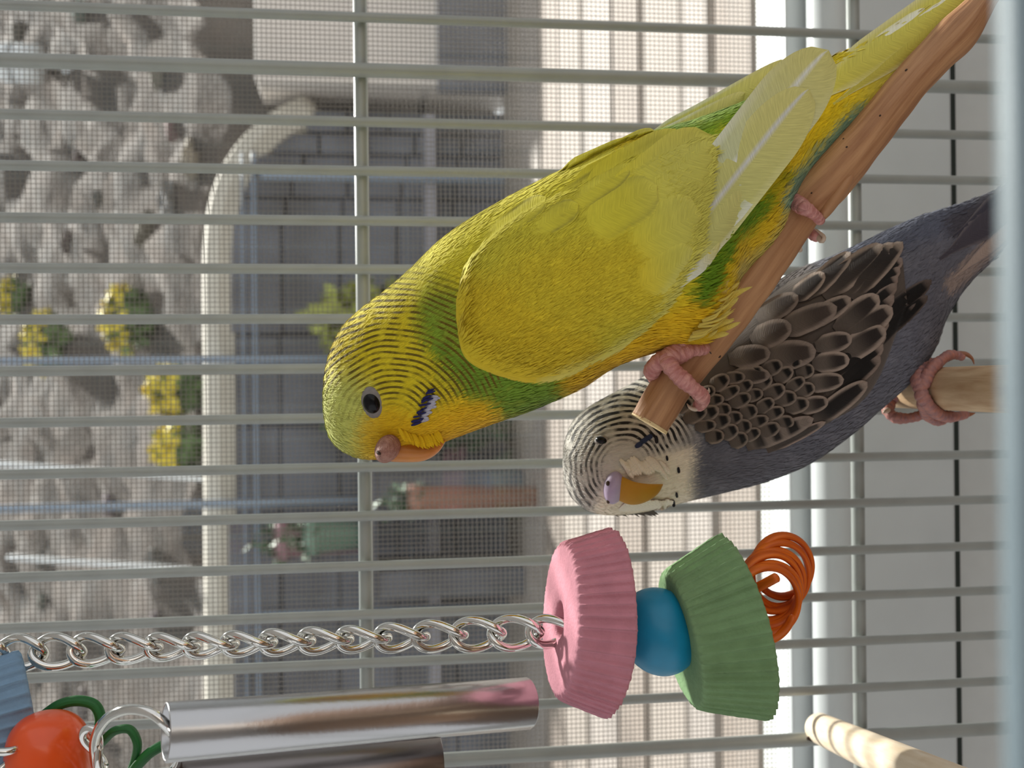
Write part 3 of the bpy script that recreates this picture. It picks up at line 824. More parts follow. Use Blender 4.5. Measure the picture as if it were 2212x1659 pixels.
# loose thigh and vent plumes
gs = []
for i in range(90):
    u_ = random.random()
    bx, by = 1500 + 60 * u_, 735 - 95 * u_ * random.uniform(0.7, 1.1)
    L_ = random.uniform(30, 70); a_ = math.radians(-28 - 18 * u_ + random.gauss(0, 8))
    zz = ZB - 6 + random.uniform(-5, 4)
    p0 = (bx - 12, by); p1 = (bx + L_ * 0.5 * math.cos(a_), by + L_ * 0.5 * math.sin(a_) + 4); p2 = (bx + L_ * math.cos(a_), by + L_ * math.sin(a_))
    gs.append(tube_geo([P(*p0, zz), P(*p1, zz - 1), P(*p2, zz - 1)], [0.32, 0.22, 0.04], n=5, res=7, flat=0.5))
v_, f_, l_ = merge(gs)
pl = mk('thigh_plumes', v_, f_, M_yel, yb, col=np.array(lin((220, 196, 90))), luv=l_, flip=False); pl['kind'] = 'stuff'
for i in range(18):
    u_ = i / 17; bx_, by_ = 1486 + 44 * u_, 740 - 78 * u_
    L_ = random.uniform(70, 112) * (0.75 + 0.5 * math.sin(u_ * PI)); a_ = math.radians(-14 - 34 * u_ + random.uniform(-9, 9))
    feather('thigh_feather', (bx_, by_), (bx_ + L_ * math.cos(a_), by_ + L_ * math.sin(a_)), random.uniform(12, 22), surf_y, yb, lambda T, V: mixc(np.tile(lin((204, 166, 12)), (len(T), 1)), lin((216, 196, 100)), smooth(0.4, 1.0, T)), 0, 0,
            flatz=(float(surf_y.depth([bx_], [by_], ZB - 8)[0]) + 0.3, ZB - 8.5), over=0.4, nu=12, nv=5, point=0.95, m=M_yel, bend=random.uniform(-.06, .06), camber=0.3)

# ================================================================== the grey bird
ZG = 240.0
gb = empty('budgerigar', P(1985, 850, ZG), 'grey violet budgie with white throat and brown scalloped wings perched on the round dowel', 'bird')
G_pairs = [
    (1215, 1000, 1215, 1001, .8, -6), (1219, 960, 1220, 1042, .84, -6), (1236, 913, 1237, 1077, .86, -6), (1268, 882, 1264, 1100, .88, -6),
    (1312, 856, 1312, 1112, .9, -6), (1362, 830, 1384, 1108, .9, -5), (1420, 795, 1462, 1088, .88, -4), (1490, 745, 1552, 1066, .85, -2),
    (1560, 692, 1650, 1040, .82, 0), (1640, 634, 1740, 1003, .8, 0), (1720, 585, 1822, 948, .8, 0), (1800, 552, 1893, 888, .78, 0),
    (1862, 524, 1955, 832, .75, 0), (1924, 494, 2006, 766, .7, 0), (1986, 468, 2040, 690, .62, 1), (2053, 448, 2088, 618, .55, 2),
    (2135, 418, 2152, 553, .5, 3), (2210, 380, 2226, 470, .45, 5), (2300, 325, 2316, 372, .4, 7), (2420, 250, 2428, 262, .35, 9)]
Gg, fg, gx, gy, luvg = loft(G_pairs, ZG, 180, 120)
vg = Gg.reshape(-1, 3)
def col_grey(px, py):
    n = cheapnoise(px, py, 50, 9); n2 = cheapnoise(px, py, 18, 10)
    c = np.tile(lin((100, 101, 112)), (len(px), 1))
    c = mixc(c, lin((118, 118, 128)), smooth(0.2, 1.0, n) * 0.5)
    # head
    hd = smooth(1530, 1440, px + (py - 950) * 0.25)
    c = mixc(c, lin((202, 197, 188)), hd)
    # white throat
    w = smooth(0, 26, (px - 1330) + (py - 985) * 0.55) * smooth(1512, 1480, px + n * 6) * smooth(0, 24, py - 975 + (px - 1420) * 0.32)
    c = mixc(c, lin((238, 226, 206)), np.clip(w, 0, 1))
    # nape and mantle dark grey brown
    c = mixc(c, lin((96, 88, 84)), smooth(70, 20, seg(px, py, [(1500, 760), (1600, 690), (1700, 610)])) * 0.9)
    # rump slate, pale underside of the tail
    c = mixc(c, lin((86, 92, 112)), smooth(60, 20, seg(px, py, [(1850, 530), (1990, 490), (2060, 470)])) * 0.8)
    c = mixc(c, lin((62, 58, 66)), smooth(50, 16, seg(px, py, [(2060, 490), (2160, 450), (2300, 360)])) * 0.85)
    c = mixc(c, lin((158, 140, 130)), smooth(26, 10, seg(px, py, [(2050, 625), (2110, 560), (2180, 500), (2240, 452)])) * 0.8)
    return c
cg = col_grey(gx, gy)
rc = np.hypot(gx - 1348, (gy - 1012) * 0.95)
ring2 = np.hypot((gx - 1330) * 1.0, (gy - 1050) * 1.0)
gph = lambda x, y: 2 * PI * np.hypot(x - 1348, (y - 1012) * 0.95) / 11.5 + 1.3 * cheapnoise(x, y, 60, 43)
phg = gph(gx, gy)
mg = smooth(1520, 1440, gx + (gy - 950) * 0.25) * smooth(42, 76, rc)
thr = smooth(-10, 20, (gx - 1330) + (gy - 985) * 0.55) * smooth(-10, 20, gy - 975 + (gx - 1420) * 0.32)
mg = mg * (1 - thr) * smooth(1240, 1262, gx + 30)
mg = np.clip(mg * (0.8 + 0.4 * smooth(1250, 1330, gx)), 0, 1)
body_g = mk('body', vg, fg, M_gry, gb, col=cg, luv=luvg, phase=phg, mask=mg)
surf_g = Surf([(vg, fg)])
Lg = 0.45 + 0.75 * smooth(1450, 1650, gx)
barbs('body_feathers', Gg, (cg, luvg, phg, mg, Lg), 36000, gb, M_gry, 2.3, 0.26, 0.13, (0.01, 0.9), 5, phfn=gph)
# wing shell
Ug = [(1490, 830), (1540, 760), (1620, 672), (1720, 598), (1830, 548), (1900, 530), (1950, 560)]
Lg2 = [(1490, 880), (1540, 918), (1600, 950), (1650, 966), (1760, 928), (1870, 860), (1960, 660)]
w_g, wvg, wfg = wing_shell('wing', Ug, Lg2, surf_g, gb, 1.2, lambda x, y: np.tile(lin((88, 78, 71)), (len(x), 1)), M_gry)
surf_gw = Surf([(vg, fg), (wvg, wfg)])
def scallop(dark=(44, 37, 34), mid=(84, 75, 68), margin=(158, 142, 130), spots=0, ew=0.72, bars=0):
    dark, mid, margin = lin(dark) * random.uniform(0.8, 1.2), lin(mid), lin(margin) * random.uniform(0.9, 1.1)
    def fn(T, V):
        c = np.tile(mid, (len(T), 1))
        c = mixc(c, dark, smooth(0.25, 0.7, T))
        if spots == 2: c = mixc(np.tile(mid, (len(T), 1)), dark, smooth(0.5, 0.62, T) * smooth(0.9, 0.8, T) * smooth(0.85, 0.6, np.abs(V)))
        if spots == 1: c = mixc(c, margin * 0.75, smooth(0.5, 0.3, np.abs(T - 0.55) * 4) * smooth(0.75, 0.3, np.abs(V)) * 0.7); c = mixc(c, lin((14, 12, 12)), smooth(0.62, 0.72, T) * smooth(0.88, 0.78, T) * smooth(0.8, 0.5, np.abs(V)))
        if bars: c = mixc(c, margin * 0.8, smooth(-0.1, 0.4, np.sin(T * 2 * PI * bars)) * 0.9)
        e = np.maximum(smooth(ew - 0.12, ew + 0.12, np.abs(V) + 0.25 * smooth(0.5, 1, T) * np.abs(V)), smooth(0.84, 0.93, T))
        c = mixc(c, margin, e * 0.95 * smooth(0.05, 0.35, T))
        return c * smooth(-0.05, 0.3, T)[:, None] + lin((88, 78, 71))[None] * (1 - smooth(-0.05, 0.3, T))[:, None]
    return fn
ZZ = lambda x, y: (1500 + x / 2.675, 380 + y / 2.675)      # positions read off an enlarged crop
def gf(name, b_, t_, w_, cf, l0=0.12, l1=0.6, **k_):
    return feather(name, ZZ(*b_), ZZ(*t_), w_ / 2.675, surf_gw, gb, cf, l0, l1, nu=18, nv=13, camber=0.3, zdef=ZG - 12, **{'point': 0.5, 'rootw': 0.5, **k_})
black = lambda: scallop((16, 14, 14), (22, 19, 18), (96, 84, 78), ew=0.88)
# long flight feathers beyond the coverts
for b_, t_, w_ in [((1050, 860), (1372, 600), 110), ((1060, 940), (1350, 690), 90), ((1030, 1010), (1280, 735), 60)]:
    gf('flight_feather', b_, t_, w_, black(), 0.1, 0.3, point=0.6)
# secondaries showing as narrow striped edges
for i in range(7):
    gf('flight_feather', (760 + i*4, 1330 - i*62), (1075 + i*16, 1040 - i*70), 92, scallop((20, 17, 16), (30, 26, 24), (138, 122, 112), ew=0.7), 0.1 + 0.02*i, 0.3, point=0.25)
for i in range(4):
    gf('flight_feather', (900 + i*28, 760 - i*40), (1165 + i*12, 640 - i*55), 90, scallop((20, 17, 16), (34, 29, 27), (150, 132, 122), ew=0.7), 0.12, 0.3, point=0.3)
# tertials and scapulars on the back
for b_, t_, w_ in [((900, 700), (1205, 380), 120), ((860, 690), (1150, 385), 120), ((740, 690), (1090, 395), 150), ((640, 700), (905, 440), 120), ((560, 720), (752, 560), 110)]:
    gf('scapular', b_, t_, w_, scallop((40, 33, 30), (58, 50, 45)), 0.3, 0.7)
for b_, t_, w_ in [((860, 960), (1145, 760), 150), ((850, 1040), (1105, 880), 150), ((820, 900), (1065, 690), 150), ((640, 860), (905, 705), 120)]:
    gf('covert', b_, t_, w_, scallop(), 0.35, 0.7)
for b_, t_, w_ in [((700, 990), (912, 935), 120), ((680, 1090), (898, 1060), 120), ((640, 1210), (865, 1175), 110), ((590, 1345), (775, 1300), 100)]:
    gf('covert', b_, t_, w_, scallop(mid=(96, 86, 78)), 0.4, 0.8)
gf('covert', (690, 1420), (1000, 1190), 120, scallop((22, 18, 17), (26, 22, 20)), 0.3, 0.7)
for b_, t_, w_ in [((480, 900), (825, 755), 150), ((360, 830), (600, 690), 130), ((330, 960), (560, 860), 150), ((380, 1060), (705, 1010), 170), ((200, 1060), (440, 1020), 130), ((200, 1160), (440, 1150), 100)]:
    gf('scapular', b_, t_, w_, scallop((66, 56, 50), (100, 89, 80), (134, 120, 110)), 0.5, 0.9)
# barred edge of the wing bend
gf('covert', (300, 1565), (690, 1400), 110, scallop((26, 22, 20), (30, 26, 24), (142, 128, 118), bars=4.0), 0.4, 0.6)
gf('covert', (420, 1590), (760, 1420), 60, scallop((60, 54, 50), (70, 62, 58), (170, 150, 138)), 0.2, 0.4)
# small lesser coverts, in staggered rows from the wing bend upwards
rows = [((60, 1250), (330, 1500), 6), ((10, 1330), (260, 1520), 5), ((150, 1190), (420, 1470), 6), ((230, 1170), (520, 1430), 6), ((330, 1150), (600, 1330), 5), ((450, 1110), (640, 1240), 4), ((560, 1080), (640, 1120), 2), ((-60, 1330), (120, 1500), 4)]
rows.sort(key=lambda r: -r[0][0])
for a_, b_, n_ in rows:
    for i in range(n_):
        u_ = i / max(1, n_ - 1)
        x_, y_ = a_[0] + (b_[0] - a_[0]) * u_ + random.uniform(-8, 8), a_[1] + (b_[1] - a_[1]) * u_ + random.uniform(-8, 8)
        dx_, dy_ = 62 * random.uniform(0.8, 1.15), -22 + random.uniform(-16, 16)
        gf('lesser_covert', (x_ - dx_, y_ - dy_), (x_ + dx_, y_ + dy_), random.uniform(74, 98), scallop((16, 13, 12), (92, 82, 74), (136, 122, 110), spots=2, ew=0.74), 0.45, 0.75, point=0.55)
# long tail feathers
for b_, t_, w_, c0 in [((2030, 560), (2430, 255), 70, (70, 66, 76)), ((2060, 510), (2400, 262), 50, (60, 58, 70)), ((2060, 600), (2330, 370), 30, (166, 148, 138))]:
    feather('tail_feather', b_, t_, w_, surf_g, gb, vane(c0, (112, 106, 110)), 0.2, 0.3, nu=30, nv=7, camber=0.25, point=0.4, rootw=0.1, zdef=ZG)
# face
k = (ZG - 18) / F
c, ex, ey, n = head_frame(surf_g, 1299, 951)
blob('eye_ring', c - n*0.5, (ex*19 - ey*2)*k, (ey*14)*k, n*0.8, mat('pale_eye_ring', C(150, 142, 136), 0.7, var=0.1), gb, 22, 10)
blob('eye', c + n*0.05, (ex*13 + ey*2)*k, (ey*8.5)*k, n*0.9, M_eye, gb, 22, 12)
c1, ex, ey, n = head_frame(surf_g, 1326, 1052)
ce = blob('cere', c1 + n*0.3, (ex*23 )*k, (ey*40 - ex*3)*k, n*2.3, M_cere_g, gb, 24, 16)
for (x, y) in ((1311, 1042), (1312, 1080)):
    q = surf_g.at(x, y); blob('nostril', q - FWD*2.1, (ex*4.5)*k, (ey*6)*k, n*0.5, M_hole, ce, 12, 8)
bp = [c1 + n*0.4 + ex*12*k, c1 + ex*38*k + n*2.2, c1 + ex*66*k + n*2.4 - ey*2*k, c1 + ex*92*k + n*1.2 - ey*3*k, c1 + ex*106*k - n*0.4 - ey*3*k]
v_, f_, l_ = tube_geo(bp, [31*k, 29*k, 23*k, 13*k, 2*k], n=20, res=24, flat=0.5, ref=ey)
mk('beak', v_, f_, M_beak_g, gb, luv=l_)
cream = lambda T, V: np.tile(lin((238, 228, 212)), (len(T), 1)) * (0.9 + 0.12 * T)[:, None]
for i in range(16):                            # whisker-like feathers round the beak
    u_ = i / 15
    x, y = 1345 + 85 * u_, 1012 + 6 * math.sin(i)
    feather('face_feather', (x - 6, y - 20), (x + 18, y + 12 + random.uniform(-5, 8)), 11, surf_g, gb, cream, 0.15, 1.1, nu=8, nv=5, m=M_gry, zdef=ZG - 18)
for i in range(12):
    u_ = i / 11; x, y = 1345 + 90 * u_, 1098 - 3 * u_
    feather('face_feather', (x - 8, y + 6), (x + 20, y - 14 + random.uniform(-4, 4)), 11, surf_g, gb, cream, 0.15, 0.8, nu=8, nv=5, m=M_gry, zdef=ZG - 16)
bsp = lambda T, V: np.tile(lin((30, 28, 34)), (len(T), 1))
for (x, y, s_) in ((1418, 950, 9), (1441, 990, 6), (1466, 1016, 7), (1462, 1070, 6), (1455, 1088, 8), (1437, 1091, 5)):
    feather('throat_spot', (x - 1, y - s_), (x + 1, y + s_), s_ * 0.9, surf_g, gb, bsp, 0.4, 0.2, nu=7, nv=5, camber=0.05)
nav = lambda T, V: np.tile(lin((48, 56, 84)), (len(T), 1))
for b_, t_ in [((1382, 958), (1402, 944)), ((1372, 966), (1388, 956)), ((1392, 950), (1410, 940))]:
    feather('cheek_feather', b_, t_, 11, surf_g, gb, nav, 0.25, 0.3, nu=8, nv=5, camber=0.1)
# chin bristles that stick out below the jaw
gs = []
for i in range(26):
    x = 1310 + i * 4.2; y = 1108
    gs.append(tube_geo([P(x - 14, y - 8, ZG - 8), P(x, y, ZG - 8), P(x + random.uniform(6, 18), y + random.uniform(2, 9), ZG - 8.5)], [0.35, 0.3, 0.05], n=5, res=6))
v_, f_, l_ = merge(gs); o = mk('chin_bristles', v_, f_, M_gry, gb, col=np.array(lin((120, 116, 114))), luv=l_, flip=False); o['kind'] = 'stuff'
# feet on the dowel
Z7 = lambda x, y, z, r: (1800 + x / 4.148, 600 + y / 4.148, z, r)
ftg = foot('foot', gb, [
    [Z7(770, 640, 240, 2.8), Z7(760, 800, 236, 2.2), Z7(770, 950, 233.0, 1.9), Z7(800, 1060, 232, 1.7)],
    [Z7(800, 960, 232.5, 1.7), Z7(870, 830, 232.5, 1.6), Z7(960, 745, 234, 1.4), Z7(1060, 690, 236, 1.25), Z7(1150, 705, 237, 1.1)],
    [Z7(780, 1040, 232, 1.7), Z7(860, 1150, 232, 1.6), Z7(960, 1230, 234, 1.5), Z7(1080, 1245, 236, 1.35), Z7(1190, 1225, 238, 1.0)],
    [Z7(800, 1120, 234, 1.5), Z7(850, 1240, 239, 1.4), Z7(930, 1280, 241, 1.3), Z7(990, 1285, 242, 1.0)],
    [Z7(800, 900, 236, 1.4), Z7(830, 780, 240, 1.2), Z7(870, 745, 242, 1.0)],
], M_skin_g)
claw(ftg, [Z7(1130, 685, 237, 0)[:3], Z7(1190, 685, 236.5, 0)[:3], Z7(1245, 725, 236, 0)[:3], Z7(1262, 775, 236, 0)[:3]], 0.75, mat('brown_claw', C(150, 96, 66), 0.4))
claw(ftg, [Z7(1180, 1225, 238, 0)[:3], Z7(1230, 1222, 238, 0)[:3], Z7(1272, 1212, 238, 0)[:3]], 0.8, bpy.data.materials['brown_claw'])
ftg2 = foot('foot', gb, [
    [Z7(560, 1000, 252, 2.0), Z7(500, 1120, 250, 1.8), Z7(490, 1190, 248, 1.6), Z7(540, 1245, 247, 1.5), Z7(640, 1260, 246.5, 1.4), Z7(740, 1245, 246, 1.3), Z7(810, 1220, 246, 1.1)],
    [Z7(530, 1050, 250, 1.8), Z7(620, 1040, 248, 1.6), Z7(700, 900, 250, 1.4)],
], M_skin_g)
claw(ftg2, [Z7(490, 1190, 247, 0)[:3], Z7(460, 1200, 246, 0)[:3], Z7(448, 1215, 245.5, 0)[:3]], 0.7)

# ================================================================== perches
ZBR = 206.5
br = [(1403, 914, 43), (1428, 872, 44), (1456, 826, 45), (1516, 742, 53), (1576, 658, 57), (1632, 582, 56), (1686, 508, 52), (1735, 440, 50), (1782, 395, 54),
      (1828, 345, 50), (1868, 300, 46), (1922, 232, 43), (1972, 172, 41), (2028, 112, 42), (2072, 68, 44), (2104, 28, 34), (2140, -20, 26), (2220, -130, 30), (2330, -260, 34)]
perch = empty('branch_perch', P(1782, 395, ZBR), 'bent natural branch perch with a knot and a sawn end', 'perch')
v_, f_, l_ = tube_geo([P(x, y, ZBR) for x, y, r in br], [r * ZBR / F for x, y, r in br], n=40, res=140)
# slight lumps and grain
nn = cheapnoise(l_[:, 0], l_[:, 1] * 25, 9, 21)
ctr_ = v_.reshape(-1, 40, 3).mean(axis=1, keepdims=True)
vv = v_.reshape(-1, 40, 3); vv = ctr_ + (vv - ctr_) * (1 + 0.018 * nn.reshape(-1, 40)[..., None])
# flat sawn end: squash the rounded cap onto a plane
d0 = P(1428, 872, ZBR) - P(1403, 914, ZBR); d0 /= np.linalg.norm(d0); e0 = P(1403, 914, ZBR)
dd = (vv - e0) @ d0
vv = np.where((dd < 0)[..., None], vv - dd[..., None] * d0, vv)
mk('stick', vv.reshape(-1, 3), f_, M_branch, perch, luv=l_)
a_ = np.linspace(0, 2*PI, 28, endpoint=False)
n1 = np.cross(d0, FWD); n1 /= np.linalg.norm(n1); n2 = np.cross(d0, n1)
rr_ = 43 * ZBR / F
cv = [e0 - d0 * 0.15] + [e0 - d0 * 0.25 + (n1 * math.cos(q) + n2 * math.sin(q)) * rr_ * random.uniform(0.97, 1.02) for q in a_] + [e0 + d0 * 0.3 + (n1 * math.cos(q) + n2 * math.sin(q)) * rr_ * 1.01 for q in a_]
cf = [(0, 1 + i, 1 + (i+1) % 28) for i in range(28)] + [(1 + i, 1 + (i+1) % 28, 29 + (i+1) % 28, 29 + i) for i in range(28)]
mk('sawn_end', cv, cf, M_branch_cut, perch, smoothf=False)
kn = blob('knot', P(1800, 425, ZBR - 0.4), V3(14, 12, 0) * ZBR / F, V3(0, 0, 4.2), V3(38, -52, 0) * ZBR / F, M_branch, perch, 28, 18, 0.7); kn['label'] = 'stub of a side twig'
blob('knot', P(2082, 70, ZBR), V3(30, -6, 0) * ZBR / F, V3(4, 34, 0) * ZBR / F, V3(0, 0, 3.4), M_branch, perch, 24, 14)
for (x, y, s_) in ((1958, 152, 4), (1901, 250, 3), (1829, 318, 3), (1822, 300, 2.5), (1753, 417, 2.5), (1554, 770, 4)):
    q = Surf([(vv.reshape(-1, 3), f_)]).depth([x], [y])[0]
    if not np.isnan(q): blob('speck', P(x, y, q + 0.05), V3(s_, -s_, 0) * 0.06, V3(s_, s_, 0) * 0.05, V3(0, 0, 0.15), M_hole, perch, 10, 6)

Q = P(2110, 840, 223.0)
dw = empty('dowel_perch', (Q[0], YC, Q[2]), 'smooth round wooden dowel perch held by the grey bird', 'perch')
v_, f_, l_ = tube_geo([(Q[0], YC + 2, Q[2]), (Q[0], 200, Q[2]), (Q[0], 95, Q[2]), (Q[0], 20, Q[2])], [4.4, 4.7, 4.7, 4.7], n=32, res=24)
mk('rod', v_, f_, M_dowel, dw, luv=l_)
pd = empty('dowel_perch', P(1768, 1574, 281), 'pale wooden dowel slotted onto the cage wires below the toy tubes', 'perch')
A_, B_ = P(1772, 1574, 280), P(2105, 1724, 168)
E_ = A_ + (B_ - A_) * 1.35
v_, f_, l_ = tube_geo([A_, A_ * .7 + E_ * .3, A_ * .3 + E_ * .7, E_], 3.9, n=32, res=20)
mk('rod', v_, f_, M_dowel2, pd, luv=l_)
dA = (B_ - A_) / np.linalg.norm(B_ - A_)
tube('wire_groove', [A_ + dA * 1.0 + V3(-4.0, 1.6, -2.2), A_ + dA * 1.0 + V3(0, 2.6, -3.4), A_ + dA * 1.0 + V3(3.0, 3.6, -1.6)], 0.5, M_hole, pd, n=8, res=8)

# ================================================================== hanging toy with the chain
ZT_ = 200.0
toy = empty('hanging_toy', P(1430, 1370, ZT_), 'hanging bird toy of chain links with pink block, blue bead and green block', 'toy')
def mm(n, z=ZT_): return n * z / F
def link_geo(cx, cy, z, ang, phi, a=4.55, b=2.75, tw=0.75, r=0.83):
    t = np.linspace(0, 2*PI, 25)[:-1]
    x = a * np.sign(np.cos(t)) * np.abs(np.cos(t)) ** 0.9; y = b * np.sin(t)
    q = tw * x / a + phi
    yy, zz = y * np.cos(q), y * np.sin(q)
    X = x * math.cos(ang) - yy * math.sin(ang); Yv = x * math.sin(ang) + yy * math.cos(ang)
    pts = np.array([P(cx, cy, z) + V3(X[i], Yv[i], zz[i]) for i in range(len(t))])
    return tube_geo(pts, r, n=12, res=48, closed=True, ref=V3(0.13, 0.2, -1.0))
phis = [-0.1, 0.0, 0.35, 0.6, 0.85, 0.95, 0.95, 0.85, 0.8, 0.85, 0.75, 0.6, 0.3, 0.15, 0.45]
for i in range(-2, 15):
    cx = 42 + 82.5 * i; cy = 1410 - (cx - 42) * 0.040
    v_, f_, l_ = link_geo(cx, cy, ZT_, -0.04, phis[max(0, i)] + 0.05 * math.sin(i))
    mk('link', v_, f_, M_chrome, toy, luv=l_)

def fluted(name, top_px, z, tilt, ang, r0, r1, h, m, parent, hole=3.2, flutes=48, seed=0, depth=0.06, bev=0.9):
    """tapered block with ribbed sides and a hole; returns the object, its axis and its bottom centre"""
    t_, b_ = math.radians(tilt), math.radians(ang)
    A = math.cos(t_) * (math.cos(b_) * V3(1, 0, 0) + math.sin(b_) * V3(0, 1, 0)) + math.sin(t_) * FWD
    o_ = P(*top_px, z)
    e1 = np.cross(A, FWD); e1 /= np.linalg.norm(e1); e2 = np.cross(A, e1)
    n = flutes * 8
    r_ = np.random.default_rng(seed)
    a = np.linspace(0, 2*PI, n, endpoint=False)
    wob = 1 + 0.012 * np.sin(a * 3 + r_.uniform(0, 6)) + 0.01 * np.sin(a * 5 + r_.uniform(0, 6))
    amp = 0.7 + 0.5 * np.repeat(r_.uniform(0, 1, flutes), 8)
    cr = (np.abs(np.cos(a * flutes / 2)) ** 10) * amp
    prof = [(0.0, 4.0, 0)] if hole <= 0 else [(hole * 0.9, h * 0.9, 0), (hole, h * 0.5, 0), (hole, 0.5, 0), (hole + 0.4, 0.05, 0)]
    prof += [(r0 * q, 0.0, 0) for q in (0.45, 0.65, 0.82)] + [(r0 - bev, 0.02, 0), (r0 - bev * 0.35, bev * 0.15, .3), (r0, bev * 0.5, .8)]
    for q in np.linspace(0.08, 0.92, 14): prof.append((r0 + (r1 - r0) * q, bev * 0.5 + (h - bev) * q, 1))
    prof += [(r1, h - bev * 0.5, .8), (r1 - bev * 0.35, h - bev * 0.1, .3), (r1 - bev, h, 0), (r1 * 0.6, h, 0), (hole if hole > 0 else 0.05, h, 0)]
    V = []
    for (r, x, fl) in prof:
        rad = r * wob * (1 + depth * cr * fl) + (r_.normal(0, 0.025, n) if fl else r_.normal(0, 0.02, n))
        V.append(o_ + A * (x + r_.normal(0, 0.02, n)[:, None]) + rad[:, None] * (np.cos(a)[:, None] * e1 + np.sin(a)[:, None] * e2))
    v = np.vstack(V); k_ = len(prof)
    fc = grid_faces(k_, n)
    if hole > 0: fc += [((k_-1)*n + j, (k_-1)*n + (j+1) % n, (j+1) % n, j) for j in range(n)]
    ob = mk(name, v, fc, m, parent)
    return ob, A, o_ + A * h
pk, Ap, endp = fluted('ribbed_block', (1207, 1338), ZT_, 11, 4.5, 13.4, 16.3, 9.8, M_pink, toy, seed=1)
pk['label'] = 'pink ribbed mineral block'
gr, Ag, endg = fluted('ribbed_block', (1466, 1384), ZT_ + 4, 8, -11, 12.4, 16.6, 12.6, M_green, toy, seed=2, hole=2.0)
gr['label'] = 'green ribbed mineral block'
bc = P(1424, 1364, ZT_ + 2)
bl = blob('bead', bc, V3(7.4, 0.5, 0.8), V3(0.3, 8.0, 0), V3(-0.5, 0, 8.0), M_blue, toy, 48, 32); bl['label'] = 'blue round bead'
# coiled orange vine below the green block
def coil():
    pts = []
    N_ = 6.3
    for t in np.linspace(0, 1, 170):
        a = t * N_ * 2 * PI + 0.4
        cx = 1646 + 44 * t + 4 * math.sin(t * 9); cy = 1312 - 92 * t
        rx = mm(76 - 4 * t); ry = mm(74 + 4 * math.sin(t * 17))
        v = V3(math.cos(a) * rx, math.sin(a) * ry, math.cos(a) * 2.2)    # loops fanned one behind the other
        pts.append(P(cx, cy, ZT_ + 1 + 10 * t) + v)
    return np.array(pts)
cp = coil()
v_, f_, l_ = tube_geo(cp, 1.25, n=10, res=520, flat=0.5, ref=FWD + 0.3 * UP)
vc = mk('vine_coil', v_, f_, M_vine, toy, luv=l_); vc['label'] = 'coiled orange vine strip'
v_, f_, l_ = tube_geo([P(1625, 1275, ZT_ + 2), P(1650, 1262, ZT_), P(1676, 1248, ZT_ - 2)], 0.95, n=10, res=10, flat=0.8)
mk('vine_end', v_, f_, M_vine, toy, luv=l_)
tube('knot_cord', [bc - Ap * 16, bc, endg], 0.9, M_cord, toy, n=8, res=10)

# ================================================================== chime toy with tubes
ZC = 190.0
ch = empty('chime_toy', P(105, 1625, ZC), 'metal tube chime toy with orange bead, steel ring and green cord', 'toy')
def pipe(name, a, b, r, m, parent, wall=0.5, notch=False):
    a = np.array(a); b = np.array(b); A = (b - a); L = np.linalg.norm(A); A /= L
    e1 = np.cross(A, FWD); e1 /= np.linalg.norm(e1); e2 = np.cross(A, e1)
    n = 56; q = np.linspace(0, 2*PI, n, endpoint=False)
    prof = [(r - wall, L * 0.5), (r - wall, 0.15), (r - wall * 0.7, 0), (r - wall * 0.25, 0), (r, 0.2), (r, L * 0.33), (r, L * 0.66), (r, L - 0.2), (r - wall * 0.25, L), (r - wall * 0.7, L), (r - wall, L - 0.15), (r - wall, L * 0.5)]
    v = np.vstack([a + A * x + rr * (np.cos(q)[:, None] * e1 + np.sin(q)[:, None] * e2) for rr, x in prof])
    return mk(name, v, grid_faces(len(prof), n), m, parent)
pipe('tube', P(357, 1582, 172), P(1140, 1519, 200), 4.6, M_tube, ch)['label'] = 'bright brushed metal tube'
pipe('tube', P(380, 1702, 190), P(952, 1648, 200), 4.9, M_tube2, ch)['label'] = 'darker dull metal tube'
ob_ = blob('bead', P(104, 1640, ZC), V3(7.0, 0, 0.4), V3(-0.4, 0, 7.6), V3(0, 8.1, 0), M_orange, ch, 48, 32, 0.78); ob_['label'] = 'orange plastic bead'
ring = [P(204, 1622, 183), P(212, 1578, 179), P(240, 1546, 176), P(285, 1532, 173.5), P(330, 1542, 172.2), P(364, 1572, 172.5), P(384, 1612, 178), P(378, 1660, 189), P(340, 1695, 191), P(280, 1705, 191), P(225, 1680, 190)]
v_, f_, l_ = tube_geo(ring, 0.85, n=14, res=90, closed=True, ref=FWD); mk('ring', v_, f_, M_chrome, ch, luv=l_)
for cx, cy, ang, ph_ in ((-5, 1638, -0.45, 0.7), (205, 1618, 1.2, 0.9)):
    v_, f_, l_ = link_geo(cx, cy, ZC - 6, ang, ph_, a=3.6, b=2.3, r=0.7); mk('link', v_, f_, M_chrome, ch, luv=l_)
zc = ZC + 6
cord = [(60, 1572, zc), (95, 1545, zc), (130, 1522, zc), (170, 1514, zc), (205, 1524, zc), (217, 1552, zc), (206, 1590, zc + 1), (200, 1625, zc + 2), (222, 1602, zc), (250, 1578, zc - 1), (280, 1576, zc - 1), (296, 1602, zc - 1), (292, 1640, zc), (280, 1675, zc), (300, 1650, zc - 1), (330, 1622, zc - 1), (372, 1606, zc), (420, 1640, zc + 2)]
v_, f_, l_ = tube_geo([P(*q) for q in cord], 0.98, n=12, res=200, flat=0.8); mk('cord', v_, f_, M_cord, ch, luv=l_)
pb, Ab, eb = fluted('ribbed_block', (-108, 1592), ZC + 4, 27, -10.0, 10.0, 11.3, 13.6, M_pale_blue, ch, seed=4, flutes=30, hole=2.0, depth=0.07)
pb['label'] = 'pale blue ribbed mineral block'

